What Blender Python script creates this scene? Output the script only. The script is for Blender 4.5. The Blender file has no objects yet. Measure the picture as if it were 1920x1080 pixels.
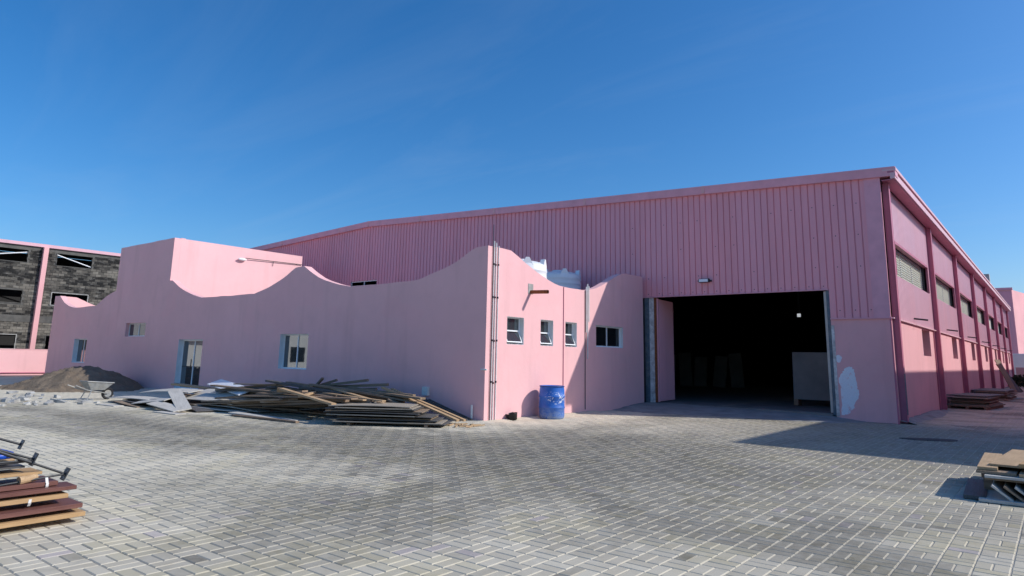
import bpy, math, random
import numpy as np
from mathutils import Matrix, Vector
R = math.radians
random.seed(7)
rng = np.random.default_rng(7)
SC = bpy.context.scene
COL = SC.collection

# ------------------------------------------------------------------ camera
CAM_H = 1.70
yaw, pit, rol = R(-38.81), R(10.35), R(1.17)
fwd = Vector((math.sin(yaw)*math.cos(pit), math.cos(yaw)*math.cos(pit), math.sin(pit)))
rgt = Vector((math.cos(yaw), -math.sin(yaw), 0)); upv = rgt.cross(fwd)
r2 = rgt*math.cos(rol) + upv*math.sin(rol); u2 = -rgt*math.sin(rol) + upv*math.cos(rol)
cd = bpy.data.cameras.new('camera'); cam = bpy.data.objects.new('camera', cd); COL.objects.link(cam)
m = Matrix.Identity(4)
for i in range(3):
    m[i][0] = r2[i]; m[i][1] = u2[i]; m[i][2] = -fwd[i]
m[0][3], m[1][3], m[2][3] = 0, 0, CAM_H
cam.matrix_world = m
cd.sensor_width = 36; cd.lens = 36*1264.2/1920; cd.shift_y = -101/1920
cd.clip_start = .05; cd.clip_end = 6000
SC.camera = cam

# ------------------------------------------------------------------ light
SUN = Vector((8.65, 5.2, 7.1)).normalized()
w = bpy.data.worlds.new('World'); SC.world = w; w.use_nodes = True
wn = w.node_tree.nodes; wn.clear()
sky = wn.new('ShaderNodeTexSky'); sky.sky_type = 'NISHITA'; sky.sun_disc = False
sky.sun_elevation = math.asin(SUN.z); sky.sun_rotation = math.atan2(SUN.x, SUN.y)
sky.air_density = 1.0; sky.dust_density = 1.3; sky.ozone_density = 7.0; sky.altitude = 20
bg = wn.new('ShaderNodeBackground'); bg.inputs[1].default_value = 0.12
wo = wn.new('ShaderNodeOutputWorld')
hs = wn.new('ShaderNodeHueSaturation'); hs.inputs['Saturation'].default_value = 1.22; hs.inputs['Value'].default_value = 1.22
w.node_tree.links.new(sky.outputs[0], hs.inputs['Color']); tc = wn.new('ShaderNodeTexCoord'); sx = wn.new('ShaderNodeSeparateXYZ'); w.node_tree.links.new(tc.outputs['Generated'], sx.inputs[0])
def wm(op, a, b):
    q = wn.new('ShaderNodeMath'); q.operation = op
    for i, v in ((0, a), (1, b)):
        if isinstance(v, (int, float)): q.inputs[i].default_value = v
        else: w.node_tree.links.new(v, q.inputs[i])
    return q.outputs[0]
den = wm('ADD', wm('MAXIMUM', sx.outputs[2], 0.0), .12)
cx_ = wn.new('ShaderNodeCombineXYZ'); w.node_tree.links.new(wm('DIVIDE', sx.outputs[0], den), cx_.inputs[0]); w.node_tree.links.new(wm('DIVIDE', sx.outputs[1], den), cx_.inputs[1])
mp_ = wn.new('ShaderNodeMapping'); mp_.inputs['Scale'].default_value = (.55, 1.5, 1); mp_.inputs['Rotation'].default_value = (0, 0, .6); w.node_tree.links.new(cx_.outputs[0], mp_.inputs[0])
nz_ = wn.new('ShaderNodeTexNoise'); nz_.inputs['Scale'].default_value = 1.1; nz_.inputs['Detail'].default_value = 7; nz_.inputs['Roughness'].default_value = .62; nz_.inputs['Distortion'].default_value = .9
w.node_tree.links.new(mp_.outputs[0], nz_.inputs['Vector'])
rp_ = wn.new('ShaderNodeValToRGB'); rp_.color_ramp.elements[0].position = .50; rp_.color_ramp.elements[1].position = .85; w.node_tree.links.new(nz_.outputs['Fac'], rp_.inputs[0])
mx_ = wn.new('ShaderNodeMix'); mx_.data_type = 'RGBA'; w.node_tree.links.new(wm('MULTIPLY', rp_.outputs[0], .085), mx_.inputs[0])
w.node_tree.links.new(hs.outputs[0], mx_.inputs[6]); mx_.inputs[7].default_value = (4.2, 5.0, 6.0, 1)
w.node_tree.links.new(mx_.outputs[2], bg.inputs[0]); w.node_tree.links.new(bg.outputs[0], wo.inputs[0])
sl = bpy.data.lights.new('sun', 'SUN'); sl.energy = 3.65; sl.angle = R(.53); sl.color = (1, .965, .905)
so = bpy.data.objects.new('sun', sl); COL.objects.link(so)
so.rotation_euler = (-SUN).to_track_quat('-Z', 'Y').to_euler(); so.location = SUN*60
SC.view_settings.view_transform = 'Standard'; SC.view_settings.look = 'None'
SC.view_settings.gamma = 1; SC.view_settings.use_curve_mapping = False
SC.view_settings.exposure = 0.08
SC.cycles.use_denoising = True

# ------------------------------------------------------------------ helpers
class MB:
    def __init__(s): s.v = []; s.f = []; s.m = []; s.mi = 0
    def add(s, vs, fs):
        o = len(s.v); s.v += [tuple(p) for p in vs]
        s.f += [tuple(i+o for i in f) for f in fs]; s.m += [s.mi]*len(fs)
    def quad(s, a, b, c, d): s.add([a, b, c, d], [(0, 1, 2, 3)])
    BF = [(0, 3, 2, 1), (4, 5, 6, 7), (0, 1, 5, 4), (1, 2, 6, 5), (2, 3, 7, 6), (3, 0, 4, 7)]
    def hexa(s, p): s.add(p, MB.BF)
    def box(s, x0, x1, y0, y1, z0, z1, f=None):
        p = [(x0, y0, z0), (x1, y0, z0), (x1, y1, z0), (x0, y1, z0), (x0, y0, z1), (x1, y0, z1), (x1, y1, z1), (x0, y1, z1)]
        s.hexa([f(*q) for q in p] if f else p)
    def tube(s, a, b, r, n=10, r2=None, caps=True):
        a = Vector(a); b = Vector(b); d = (b-a).normalized()
        t = d.orthogonal().normalized(); q = d.cross(t); r2 = r if r2 is None else r2
        vs = []
        for i in range(n):
            c = math.cos(2*math.pi*i/n); k = math.sin(2*math.pi*i/n)
            vs.append(a+(t*c+q*k)*r)
        for i in range(n):
            c = math.cos(2*math.pi*i/n); k = math.sin(2*math.pi*i/n)
            vs.append(b+(t*c+q*k)*r2)
        fs = [(i, (i+1) % n, n+(i+1) % n, n+i) for i in range(n)]
        if caps: fs += [tuple(range(n-1, -1, -1)), tuple(range(n, 2*n))]
        s.add(vs, fs)
    def lathe(s, prof, n=28, c=(0, 0, 0), wob=0.0):
        vs = []
        for r, z in prof:
            for i in range(n):
                a = 2*math.pi*i/n
                rr = r*(1+wob*math.sin(3*a+z*5))
                vs.append((c[0]+rr*math.cos(a), c[1]+rr*math.sin(a), c[2]+z))
        fs = []
        for k in range(len(prof)-1):
            for i in range(n):
                j = (i+1) % n
                fs.append((k*n+i, k*n+j, (k+1)*n+j, (k+1)*n+i))
        s.add(vs, fs)
    def build(s, name, mat=None, parent=None, loc=None, smooth=False, bevel=0):
        me = bpy.data.meshes.new(name); me.from_pydata(s.v, [], s.f)
        mats = mat if isinstance(mat, (list, tuple)) else [mat]
        for q in mats: me.materials.append(q)
        if len(mats) > 1: me.polygons.foreach_set('material_index', s.m)
        if smooth: me.polygons.foreach_set('use_smooth', [True]*len(me.polygons))
        me.update()
        o = bpy.data.objects.new(name, me); COL.objects.link(o)
        if loc: o.location = loc
        if parent: o.parent = parent
        if bevel:
            b = o.modifiers.new('bevel', 'BEVEL'); b.width = bevel; b.segments = 1; b.limit_method = 'ANGLE'
        return o

def tag(o, label=None, cat=None, group=None, kind=None):
    if label: o['label'] = label
    if cat: o['category'] = cat
    if group: o['group'] = group
    if kind: o['kind'] = kind
    return o
def empty(name, loc=(0, 0, 0), rz=0):
    o = bpy.data.objects.new(name, None); COL.objects.link(o); o.location = loc; o.rotation_euler = (0, 0, rz)
    return o
def copyobj(o, parent=None):
    c = o.copy(); COL.objects.link(c); c.parent = parent
    return c

# numpy value noise -------------------------------------------------
_P = rng.random((256, 256))
def vnoise(x, y):
    xi = np.floor(x).astype(int); yi = np.floor(y).astype(int); fx = x-xi; fy = y-yi
    fx = fx*fx*(3-2*fx); fy = fy*fy*(3-2*fy)
    g = lambda a, b: _P[a % 256, b % 256]
    return (g(xi, yi)*(1-fx)+g(xi+1, yi)*fx)*(1-fy)+(g(xi, yi+1)*(1-fx)+g(xi+1, yi+1)*fx)*fy
def fbm(x, y, s=1.0, o=4):
    x = np.asarray(x, float)/s; y = np.asarray(y, float)/s; t = 0; a = .5; n = 0
    for i in range(o):
        t = t+a*vnoise(x+17.3*i, y-9.1*i); n += a; a *= .5; x = x*2.03; y = y*2.03
    return t/n
def sstep(a, b, x):
    t = np.clip((x-a)/(b-a), 0, 1); return t*t*(3-2*t)

# materials ------------------------------------------------------------
class NT:
    def __init__(s, name):
        s.mat = bpy.data.materials.new(name); s.mat.use_nodes = True
        s.t = s.mat.node_tree; s.n = s.t.nodes; s.n.clear()
        s.out = s.n.new('ShaderNodeOutputMaterial'); s.b = s.n.new('ShaderNodeBsdfPrincipled')
        s.l(s.b.outputs[0], s.out.inputs[0])
    def l(s, a, b): s.t.links.new(a, b)
    def pos(s, kind='pos'):
        if kind == 'pos': return s.n.new('ShaderNodeNewGeometry').outputs['Position']
        return s.n.new('ShaderNodeTexCoord').outputs['Object']
    def map(s, src, sc=(1, 1, 1), loc=None):
        mp = s.n.new('ShaderNodeMapping'); mp.inputs['Scale'].default_value = sc; s.l(src, mp.inputs[0])
        if loc is not None: s.l(loc, mp.inputs['Location'])
        return mp.outputs[0]
    def noise(s, src, scale, detail=4, rough=.55, dist=0):
        q = s.n.new('ShaderNodeTexNoise'); q.inputs['Scale'].default_value = scale; q.inputs['Detail'].default_value = detail
        q.inputs['Roughness'].default_value = rough; q.inputs['Distortion'].default_value = dist
        s.l(src, q.inputs['Vector']); return q.outputs['Fac']
    def ramp(s, src, a, b, ca=(0, 0, 0, 1), cb=(1, 1, 1, 1)):
        q = s.n.new('ShaderNodeValToRGB'); e = q.color_ramp.elements
        e[0].position = a; e[1].position = b; e[0].color = ca; e[1].color = cb
        s.l(src, q.inputs[0]); return q.outputs[0]
    def mix(s, fac, a, b, mode='MIX'):
        q = s.n.new('ShaderNodeMix'); q.data_type = 'RGBA'; q.blend_type = mode
        for i, x in ((0, fac), (6, a), (7, b)):
            if isinstance(x, (int, float)): q.inputs[i].default_value = x
            elif isinstance(x, tuple): q.inputs[i].default_value = x if len(x) == 4 else (*x, 1)
            else: s.l(x, q.inputs[i])
        return q.outputs[2]
    def math(s, op, a, b=0.0):
        q = s.n.new('ShaderNodeMath'); q.operation = op
        for i, x in ((0, a), (1, b)):
            if isinstance(x, (int, float)): q.inputs[i].default_value = x
            else: s.l(x, q.inputs[i])
        return q.outputs[0]
    def bump(s, h, strength=.3, dist=.01):
        q = s.n.new('ShaderNodeBump'); q.inputs['Strength'].default_value = strength; q.inputs['Distance'].default_value = dist
        s.l(h, q.inputs['Height']); s.l(q.outputs[0], s.b.inputs['Normal'])
    def rough(s, v, spec=.3):
        if isinstance(v, (int, float)): s.b.inputs['Roughness'].default_value = v
        else: s.l(v, s.b.inputs['Roughness'])
        s.b.inputs['Specular IOR Level'].default_value = spec
    def col(s, c):
        if isinstance(c, tuple): s.b.inputs['Base Color'].default_value = (*c, 1)
        else: s.l(c, s.b.inputs['Base Color'])

def lin(r, g, b):
    f = lambda v: (v/255/12.92 if v/255 <= .04045 else ((v/255+.055)/1.055)**2.4)
    return (f(r), f(g), f(b))
def k(c, s): return tuple(min(1, x*s) for x in c)

def plain(name, c, rough=.6, var=.12, scale=6, bump=.15, bscale=60, metal=0, spec=.3, kind='pos', dirt=None):
    t = NT(name); p = t.pos(kind)
    n = t.noise(p, scale, 5)
    cc = t.mix(t.ramp(n, .3, .7), k(c, 1-var), k(c, 1+var))
    if dirt:
        d = t.noise(p, scale*.45, 6, .65, .6)
        cc = t.mix(t.math('MULTIPLY', t.ramp(d, .48, .68), dirt[1]), cc, dirt[0])
    t.col(cc); t.rough(rough, spec); t.b.inputs['Metallic'].default_value = metal
    if bump: t.bump(t.noise(p, bscale, 3), bump, .004)
    return t.mat

def plaster(name, c, var=.05):
    t = NT(name); p = t.pos()
    big = t.noise(p, .35, 4, .6, .4); mid = t.noise(p, 2.6, 5, .6)
    st = t.noise(t.map(p, (1.1, 1.1, .12)), 1.6, 4, .6)
    c1 = t.mix(t.ramp(big, .32, .68), k(c, 1-var), k(c, 1+var*.7))
    c1 = t.mix(t.math('MULTIPLY', t.ramp(mid, .52, .8), .17), c1, k(c, .72))
    c1 = t.mix(t.math('MULTIPLY', t.ramp(st, .54, .78), .32), c1, (c[0]*.72, c[1]*.68, c[2]*.66))
    # patches of repaint, slightly different batch of pink
    rp = t.noise(t.map(p, (.5, .5, .8)), .9, 2, .4, .2)
    c1 = t.mix(t.math('MULTIPLY', t.ramp(rp, .56, .58), .16), c1, (c[0]*1.04, c[1]*.9, c[2]*.93))
    t.col(c1); t.rough(.82, .2)
    h = t.math('ADD', t.noise(p, 90, 3), t.math('MULTIPLY', t.noise(p, 7, 4), 1.6))
    t.bump(h, .38, .007)
    return t.mat

def cladding(name, c):
    t = NT(name); p = t.pos()
    oi = t.n.new('ShaderNodeObjectInfo')
    n = t.noise(t.map(p, (1, 1, .25)), 1.3, 5, .6)
    c1 = t.mix(t.ramp(n, .3, .7), k(c, .92), k(c, 1.06))
    c1 = t.mix(t.math('MULTIPLY', oi.outputs['Random'], .5), c1, (c[0]*.92, c[1]*1.05, c[2]*1.10))
    st = t.noise(t.map(p, (6, 6, .35)), 1.5, 4, .65)
    c1 = t.mix(t.math('MULTIPLY', t.ramp(st, .55, .85), .3), c1, k(c, .66))
    t.col(c1); t.rough(.46, .35)
    t.bump(t.noise(p, 3, 3), .08, .01)
    return t.mat

def wood(name, c, c2, rough=.75, grain=1.0):
    t = NT(name); p = t.pos('obj'); oi = t.n.new('ShaderNodeObjectInfo')
    sh = t.n.new('ShaderNodeCombineXYZ'); t.l(t.math('MULTIPLY', oi.outputs['Random'], 37.0), sh.inputs[0])
    t.l(t.math('MULTIPLY', oi.outputs['Random'], 11.0), sh.inputs[1])
    g = t.noise(t.map(p, (1.2, 26, 26), sh.outputs[0]), 1.6, 6, .65, .35)
    b = t.noise(t.map(p, (1, 2, 2), sh.outputs[0]), 2.2, 5, .6, .5)
    cc = t.mix(t.ramp(g, .3, .72), c, c2)
    cc = t.mix(t.math('MULTIPLY', t.ramp(b, .45, .7), .45), cc, k(c, .55))
    cc = t.mix(t.math('MULTIPLY', oi.outputs['Random'], .45), cc, k(c2, .75))
    t.col(cc); t.rough(rough, .25); t.bump(g, .45*grain, .004)
    return t.mat

M = {}
M['office'] = plaster('pink_office_plaster', (.87, .505, .505))
M['wh_plaster'] = plaster('pink_warehouse_plaster', (.80, .43, .435), .08)
M['clad'] = cladding('pink_metal_cladding', (.85, .365, .405))
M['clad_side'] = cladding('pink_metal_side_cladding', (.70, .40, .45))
M['trim'] = plain('pink_metal_trim', (.78, .37, .43), .45, .08, 2.5, .05, 8, spec=.35)
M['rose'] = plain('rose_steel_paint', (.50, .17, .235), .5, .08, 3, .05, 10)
M['pale_pink'] = plain('pale_pink_gutter', (.74, .46, .49), .45, .06, 3, .04, 10)
M['white'] = plain('white_frame_paint', (.84, .85, .86), .4, .05, 5, .03, 20)
M['reveal'] = plain('white_reveal_paint', (.80, .82, .83), .75, .06, 4, .12, 60)
M['grey_pipe'] = plain('grey_plastic_conduit', (.72, .73, .71), .45, .1, 5, 0)
M['dark_metal'] = plain('dark_metal', (.03, .032, .036), .5, .2, 12, .1, 40, spec=.4)
M['steel'] = plain('galvanised_steel', (.30, .31, .31), .55, .25, 9, .2, 40, metal=.3, dirt=((.36, .33, .28), .8))
M['bluegrey'] = plain('bluegrey_steel', (.10, .14, .17), .6, .25, 7, .2, 40, dirt=((.25, .25, .24), .6))
M['rust'] = plain('rusty_angle_iron', (.23, .085, .035), .85, .3, 14, .3, 60)
M['concrete'] = plain('raw_concrete', (.40, .395, .375), .9, .22, 5, .6, 30, dirt=((.2, .19, .18), .6))
M['jamb'] = plain('rough_pale_blockwork', (.60, .60, .58), .95, .25, 9, .9, 22, dirt=((.28, .27, .26), .7))
M['apron'] = plain('concrete_apron', (.31, .305, .29), .9, .18, 2.2, .5, 45, dirt=((.20, .195, .19), .55))
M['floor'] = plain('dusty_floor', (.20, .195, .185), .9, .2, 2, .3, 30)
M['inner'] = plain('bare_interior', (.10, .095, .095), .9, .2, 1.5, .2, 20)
M['slab'] = plain('pale_stone_slab', (.21, .21, .20), .55, .15, 1.4, .05, 10)
M['roofing'] = plain('pale_roof_sheet', (.55, .42, .42), .6, .1, 1, .05, 6)
M['tank'] = plain('white_tank_plastic', (.80, .81, .82), .45, .04, 3, .03, 15)
def primer():
    t = NT('bare_white_primer'); p = t.pos(); a = t.noise(t.map(p, (1, 1, .7)), 9, 6, .7, .6); b = t.noise(p, 40, 4, .7)
    c = t.mix(t.ramp(b, .3, .7), (.72, .74, .80), (.84, .86, .90)); c = t.mix(t.ramp(a, .57, .66), c, (.80, .50, .52))
    t.col(c); t.rough(.9, .2); t.bump(t.math('ADD', a, b), .6, .01); return t.mat
M['patch'] = primer()
M['black'] = plain('black_plastic', (.02, .02, .022), .55, .2, 10, .1, 40)
M['plyface'] = wood('black_film_plywood', (.075, .07, .066), (.17, .16, .15), .6)
M['palewood'] = wood('bleached_plywood', (.50, .46, .40), (.68, .64, .57))
M['greywood'] = wood('weathered_grey_plank', (.20, .14, .095), (.39, .29, .20))
M['brownwood'] = wood('weathered_brown_plank', (.19, .125, .085), (.36, .26, .18))
M['tanwood'] = wood('fresh_tan_timber', (.42, .27, .145), (.60, .42, .25))
M['orange'] = wood('orange_formwork_timber', (.42, .24, .10), (.58, .38, .20))
M['maroon'] = wood('maroon_formwork_board', (.12, .045, .036), (.22, .10, .08), .55)
M['ply_edge'] = wood('grey_ply_top', (.28, .235, .18), (.45, .39, .31))
M['fresco'] = plain('white_wall_render', (.72, .72, .69), .85, .06, 1, .2, 40)
M['red'] = plain('red_awning', (.55, .05, .06), .7, .1, 4, .1, 20)
M['plant'] = plain('dark_shrub_leaf', (.035, .05, .025), .8, .4, 5, 0)

def glass_mat():
    t = NT('coated_window_glass'); t.col((.03, .04, .045)); t.rough(.02, .5)
    t.b.inputs['IOR'].default_value = 2.6
    p = t.pos(); t.bump(t.noise(p, 1.4, 2), .02, .02)
    return t.mat
M['glass'] = glass_mat()
M['darkglass'] = plain('dark_window_glass', (.012, .014, .016), .06, .1, 3, 0, spec=.5)
M['blind'] = plain('cream_louvre_blind', (.55, .56, .48), .6, .08, 4, 0)

# ------------------------------------------------------------------ ground
mb = MB(); mb.quad((-2500, -2500, -.05), (2500, -2500, -.05), (2500, 2500, -.05), (-2500, 2500, -.05))
def ground_mat():
    t = NT('sandy_ground'); p = t.pos()
    a = t.noise(p, .12, 6, .6, .4); b = t.noise(p, 3, 6, .65)
    c = t.mix(t.ramp(a, .3, .7), (.34, .30, .245), (.47, .43, .36))
    c = t.mix(t.math('MULTIPLY', t.ramp(b, .4, .75), .35), c, (.24, .22, .19))
    t.col(c); t.rough(.95, .1); t.bump(b, .5, .03); return t.mat
M['sand_ground'] = ground_mat()
tag(mb.build('ground', M['sand_ground']), 'flat sandy ground reaching to the horizon', kind='structure')

# brick colour field ----------------------------------------------------
CELL = .2575; GX0, GY0 = -2.04, 6.605
def sand_mask(x, y):
    n = fbm(x, y, 2.2) - .5; n2 = fbm(x+50, y+9, .5) - .5
    e = n*2.4 + n2*.9
    m = sstep(1.9, .2, np.hypot((x+11.3)*.75, y-13.1)+e)                       # by the office corner
    d = np.abs(x+12.0-.62*np.clip(y-14, 0, 5)*0-.2)                            # along the office side
    m = np.maximum(m, sstep(2.3, .6, d+e)*sstep(12.5, 14.5, y))
    m = np.maximum(m, sstep(8.8, 9.7, y-.05*(x+18)+e*.5-.06*np.clip(x+20, 0, 9)*3.2)*(x < -12)*.95)  # strip before the timber
    m = np.maximum(m, sstep(-20.5, -22.5, x+e*.8)*sstep(7.0, 7.8, y+e*.4)*.9)
    m = np.maximum(m, sstep(2.6, .4, np.hypot((x+10.2)*.5, (y-4.1)*1.0)+e)*.75)    # bleached area, lower left
    m = np.maximum(m, sstep(2.2, .4, np.hypot((x+14)*.35, (y-4.3)*1.0)+e)*.7)
    m = np.maximum(m, sstep(3.2, .6, np.hypot((x+9)*.6, (y-17)*.7)+e)*.35)
    return np.clip(m, 0, 1)
def smooth_path(p, off):
    p = [Vector((a, b, 0)) for a, b in p]; out = []
    for i in range(len(p)-1):
        p0, p1, p2, p3 = p[max(i-1, 0)], p[i], p[i+1], p[min(i+2, len(p)-1)]
        for j in range(4):
            t = j/4; out.append(.5*(2*p1+(p2-p0)*t+(2*p0-5*p1+4*p2-p3)*t*t+(3*p1-p0-3*p2+p3)*t**3))
    out.append(p[-1]); res = []
    for i, q in enumerate(out):
        d = (out[min(i+1, len(out)-1)]-out[max(i-1, 0)]).normalized(); res.append((q.x-d.y*off, q.y+d.x*off))
    return res
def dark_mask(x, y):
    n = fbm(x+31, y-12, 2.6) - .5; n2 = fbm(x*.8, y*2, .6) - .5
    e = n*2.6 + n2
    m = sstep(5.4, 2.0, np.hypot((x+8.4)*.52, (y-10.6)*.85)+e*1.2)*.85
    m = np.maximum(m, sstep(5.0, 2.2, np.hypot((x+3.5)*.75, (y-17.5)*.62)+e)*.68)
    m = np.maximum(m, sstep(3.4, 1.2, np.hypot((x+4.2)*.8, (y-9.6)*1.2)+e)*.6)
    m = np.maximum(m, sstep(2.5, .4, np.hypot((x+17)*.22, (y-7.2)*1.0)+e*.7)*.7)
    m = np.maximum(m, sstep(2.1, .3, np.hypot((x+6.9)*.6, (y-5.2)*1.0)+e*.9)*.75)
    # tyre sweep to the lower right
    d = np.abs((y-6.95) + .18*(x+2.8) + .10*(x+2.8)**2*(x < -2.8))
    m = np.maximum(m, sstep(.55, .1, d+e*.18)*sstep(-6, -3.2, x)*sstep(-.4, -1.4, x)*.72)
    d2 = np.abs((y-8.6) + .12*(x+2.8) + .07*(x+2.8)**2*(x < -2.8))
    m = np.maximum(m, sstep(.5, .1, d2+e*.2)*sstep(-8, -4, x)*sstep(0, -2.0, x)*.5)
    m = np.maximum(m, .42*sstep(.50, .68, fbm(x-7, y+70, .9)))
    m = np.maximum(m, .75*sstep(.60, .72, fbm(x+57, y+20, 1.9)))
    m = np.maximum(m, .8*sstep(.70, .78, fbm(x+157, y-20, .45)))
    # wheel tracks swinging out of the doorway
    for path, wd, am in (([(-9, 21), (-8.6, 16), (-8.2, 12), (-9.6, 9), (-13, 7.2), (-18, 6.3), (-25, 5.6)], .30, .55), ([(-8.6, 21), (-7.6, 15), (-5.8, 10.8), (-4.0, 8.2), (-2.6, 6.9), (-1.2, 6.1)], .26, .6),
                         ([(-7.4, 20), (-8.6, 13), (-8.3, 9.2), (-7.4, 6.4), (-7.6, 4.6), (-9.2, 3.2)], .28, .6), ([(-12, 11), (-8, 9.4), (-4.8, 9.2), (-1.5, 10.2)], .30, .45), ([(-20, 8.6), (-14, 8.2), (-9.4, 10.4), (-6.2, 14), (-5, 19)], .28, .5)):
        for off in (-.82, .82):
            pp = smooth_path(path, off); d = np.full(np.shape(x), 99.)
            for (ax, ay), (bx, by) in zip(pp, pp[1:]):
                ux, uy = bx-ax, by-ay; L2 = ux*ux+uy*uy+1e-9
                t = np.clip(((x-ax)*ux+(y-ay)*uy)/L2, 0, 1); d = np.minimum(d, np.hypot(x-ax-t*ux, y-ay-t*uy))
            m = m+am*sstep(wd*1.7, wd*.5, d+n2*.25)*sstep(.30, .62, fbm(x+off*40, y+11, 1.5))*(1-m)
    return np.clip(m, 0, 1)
def brick_cols(x, y):
    r = rng.random(len(x)); h = fbm(x+90, y+40, .55)
    base = np.stack([.545+.08*(r-.5), .485+.08*(r-.5), .37+.07*(r-.5)], 1)
    warm = sstep(.52, .62, h+.16*(rng.random(len(x))-.5))[:, None]
    base = base*(1-warm)+warm*np.array([.53, .465, .32])*(.92+.16*r[:, None])
    pk = (rng.random(len(x)) > .985)[:, None]
    base = np.where(pk, np.array([.50, .43, .39]), base)
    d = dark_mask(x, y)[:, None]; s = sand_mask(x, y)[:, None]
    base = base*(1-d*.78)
    s = s*(.75+.25*rng.random((len(x), 1)))
    base = base*(1-s)+s*np.array([.67, .60, .455])*(.95+.08*r[:, None])
    return base

def paved(x, y):
    yard = (y < 23.0) & (x > -48) & (x < 11) & ~((x < -12.0) & (y > 13.9))
    alley = (y >= 23.0) & (y < 75) & (x > -3.9) & (x < 3.7)
    # keep to what the lens, or one moved a few steps, can see
    see = (y > .14*np.abs(x)+.4) & ((x < 5.5))
    heap = np.hypot(x+32.6, y-11.6) < 2.2
    return (yard | alley) & see & ~heap

ii = np.arange(-185, 36); jj = np.arange(-26, 270)
I, J = np.meshgrid(ii, jj, indexing='ij'); I = I.ravel(); J = J.ravel()
cx = GX0+(I+.5)*CELL; cy = GY0+(J+.5)*CELL
kp = paved(cx, cy); I, J, cx, cy = I[kp], J[kp], cx[kp], cy[kp]
vert = ((I+J) % 2 == 0)
q = CELL/4
BX = np.concatenate([np.where(vert, cx-q, cx), np.where(vert, cx+q, cx)])
BY = np.concatenate([np.where(vert, cy, cy-q), np.where(vert, cy, cy+q)])
BV = np.concatenate([vert, vert])
N = len(BX)
jit = lambda a: (rng.random(N)-.5)*a
BX = BX+jit(.004); BY = BY+jit(.004)
BZ = jit(.0025)+.006*(fbm(BX, BY, 3.)-.5)
BR = jit(.012)                                           # twist
TX = jit(.007); TY = jit(.007)                           # tilt
GAP = .005; CH = .0095; DEP = .0075
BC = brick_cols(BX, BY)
# the 300 that show largest are parts of their own: nearest to the lens
fx = BX*fwd.x+BY*fwd.y; rx = BX*rgt.x+BY*rgt.y
inview = (np.abs(rx)/fx < .775) & (fx > 3.85)
order = np.argsort(np.where(inview, fx*fx+.02*rx*rx, 1e9))
single = np.zeros(N, bool); single[order[:300]] = True

def brick_mat(name, src, edge=False):
    t = NT(name)
    if src == 'attr':
        a = t.n.new('ShaderNodeAttribute'); a.attribute_name = 'tone'; c0 = a.outputs['Color']
    else:
        c0 = t.n.new('ShaderNodeObjectInfo').outputs['Color']
    if edge: c0 = t.mix(.30, c0, (.64, .58, .46))  # sandy edges, paled further to put sunlit chamfer lines into the colour
    p = t.pos()
    n1 = t.noise(p, 5.5, 6, .7, .3); n2 = t.noise(p, 70, 4, .7); n3 = t.noise(p, 1.7, 6, .65, .8)
    c = t.mix(t.math('MULTIPLY', t.ramp(n1, .38, .7), .30), c0, (.60, .565, .49))
    c = t.mix(t.math('MULTIPLY', t.ramp(n3, .52, .74), .24), c, (.12, .118, .11))
    c = t.mix(t.math('MULTIPLY', t.ramp(n2, .5, .85), .18), c, (.2, .195, .18))
    t.col(c); t.rough(.88, .22); t.bump(n2, .35, .003)
    return t.mat
M['bricks'] = brick_mat('grey_paving_concrete', 'attr'); M['brick1'] = brick_mat('grey_paving_concrete_near', 'obj'); M['brick1e'] = brick_mat('sandy_highlight_edge', 'obj', True)
def bed_mat():
    t = NT('joint_sand'); p = t.pos()
    n = t.noise(p, 2.2, 5, .6); f = t.noise(p, 40, 4, .7)
    c = t.mix(t.ramp(n, .35, .65), (.40, .365, .30), (.54, .49, .40))
    c = t.mix(t.math('MULTIPLY', t.ramp(f, .4, .8), .4), c, (.2, .19, .18))
    t.col(c); t.rough(.95, .1); t.bump(f, .5, .006); return t.mat
mb = MB()
mb.box(-48, 11.3, -3, 23.4, -.045, -.008); mb.box(-4.2, 3.73, 23.404, 75, -.045, -.008)
yard = tag(mb.build('paved_yard', bed_mat()), 'wide yard paved with grey basket-weave concrete bricks', kind='structure')

def brick_verts(hx, hy):
    return np.array([[-hx, -hy, -DEP], [hx, -hy, -DEP], [hx, hy, -DEP], [-hx, hy, -DEP],
                     [-hx+CH, -hy+CH, 0], [hx-CH, -hy+CH, 0], [hx-CH, hy-CH, 0], [-hx+CH, hy-CH, 0]])
LH = CELL/2-GAP/2; SH = CELL/4-GAP/2
BF5 = np.array([[4, 5, 6, 7], [0, 1, 5, 4], [1, 2, 6, 5], [2, 3, 7, 6], [3, 0, 4, 7]])
sel = np.where(~single)[0]
base = np.where(BV[sel][:, None, None], brick_verts(SH, LH)[None], brick_verts(LH, SH)[None])
c, s_ = np.cos(BR[sel])[:, None], np.sin(BR[sel])[:, None]
V = np.empty_like(base)
V[..., 0] = base[..., 0]*c-base[..., 1]*s_+BX[sel][:, None]
V[..., 1] = base[..., 0]*s_+base[..., 1]*c+BY[sel][:, None]
V[..., 2] = base[..., 2]+BZ[sel][:, None]+(base[..., 0]*TX[sel][:, None]+base[..., 1]*TY[sel][:, None])
n = len(sel)
F = (np.arange(n)[:, None, None]*8+BF5[None]).reshape(-1, 4)
me = bpy.data.meshes.new('paving_bricks')
me.vertices.add(n*8); me.vertices.foreach_set('co', V.reshape(-1))
me.loops.add(F.size); me.loops.foreach_set('vertex_index', F.reshape(-1).astype(np.int32))
me.polygons.add(len(F)); me.polygons.foreach_set('loop_start', np.arange(0, F.size, 4, dtype=np.int32))
me.update(calc_edges=True); me.shade_flat()
at = me.attributes.new('tone', 'FLOAT_COLOR', 'FACE')
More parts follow.
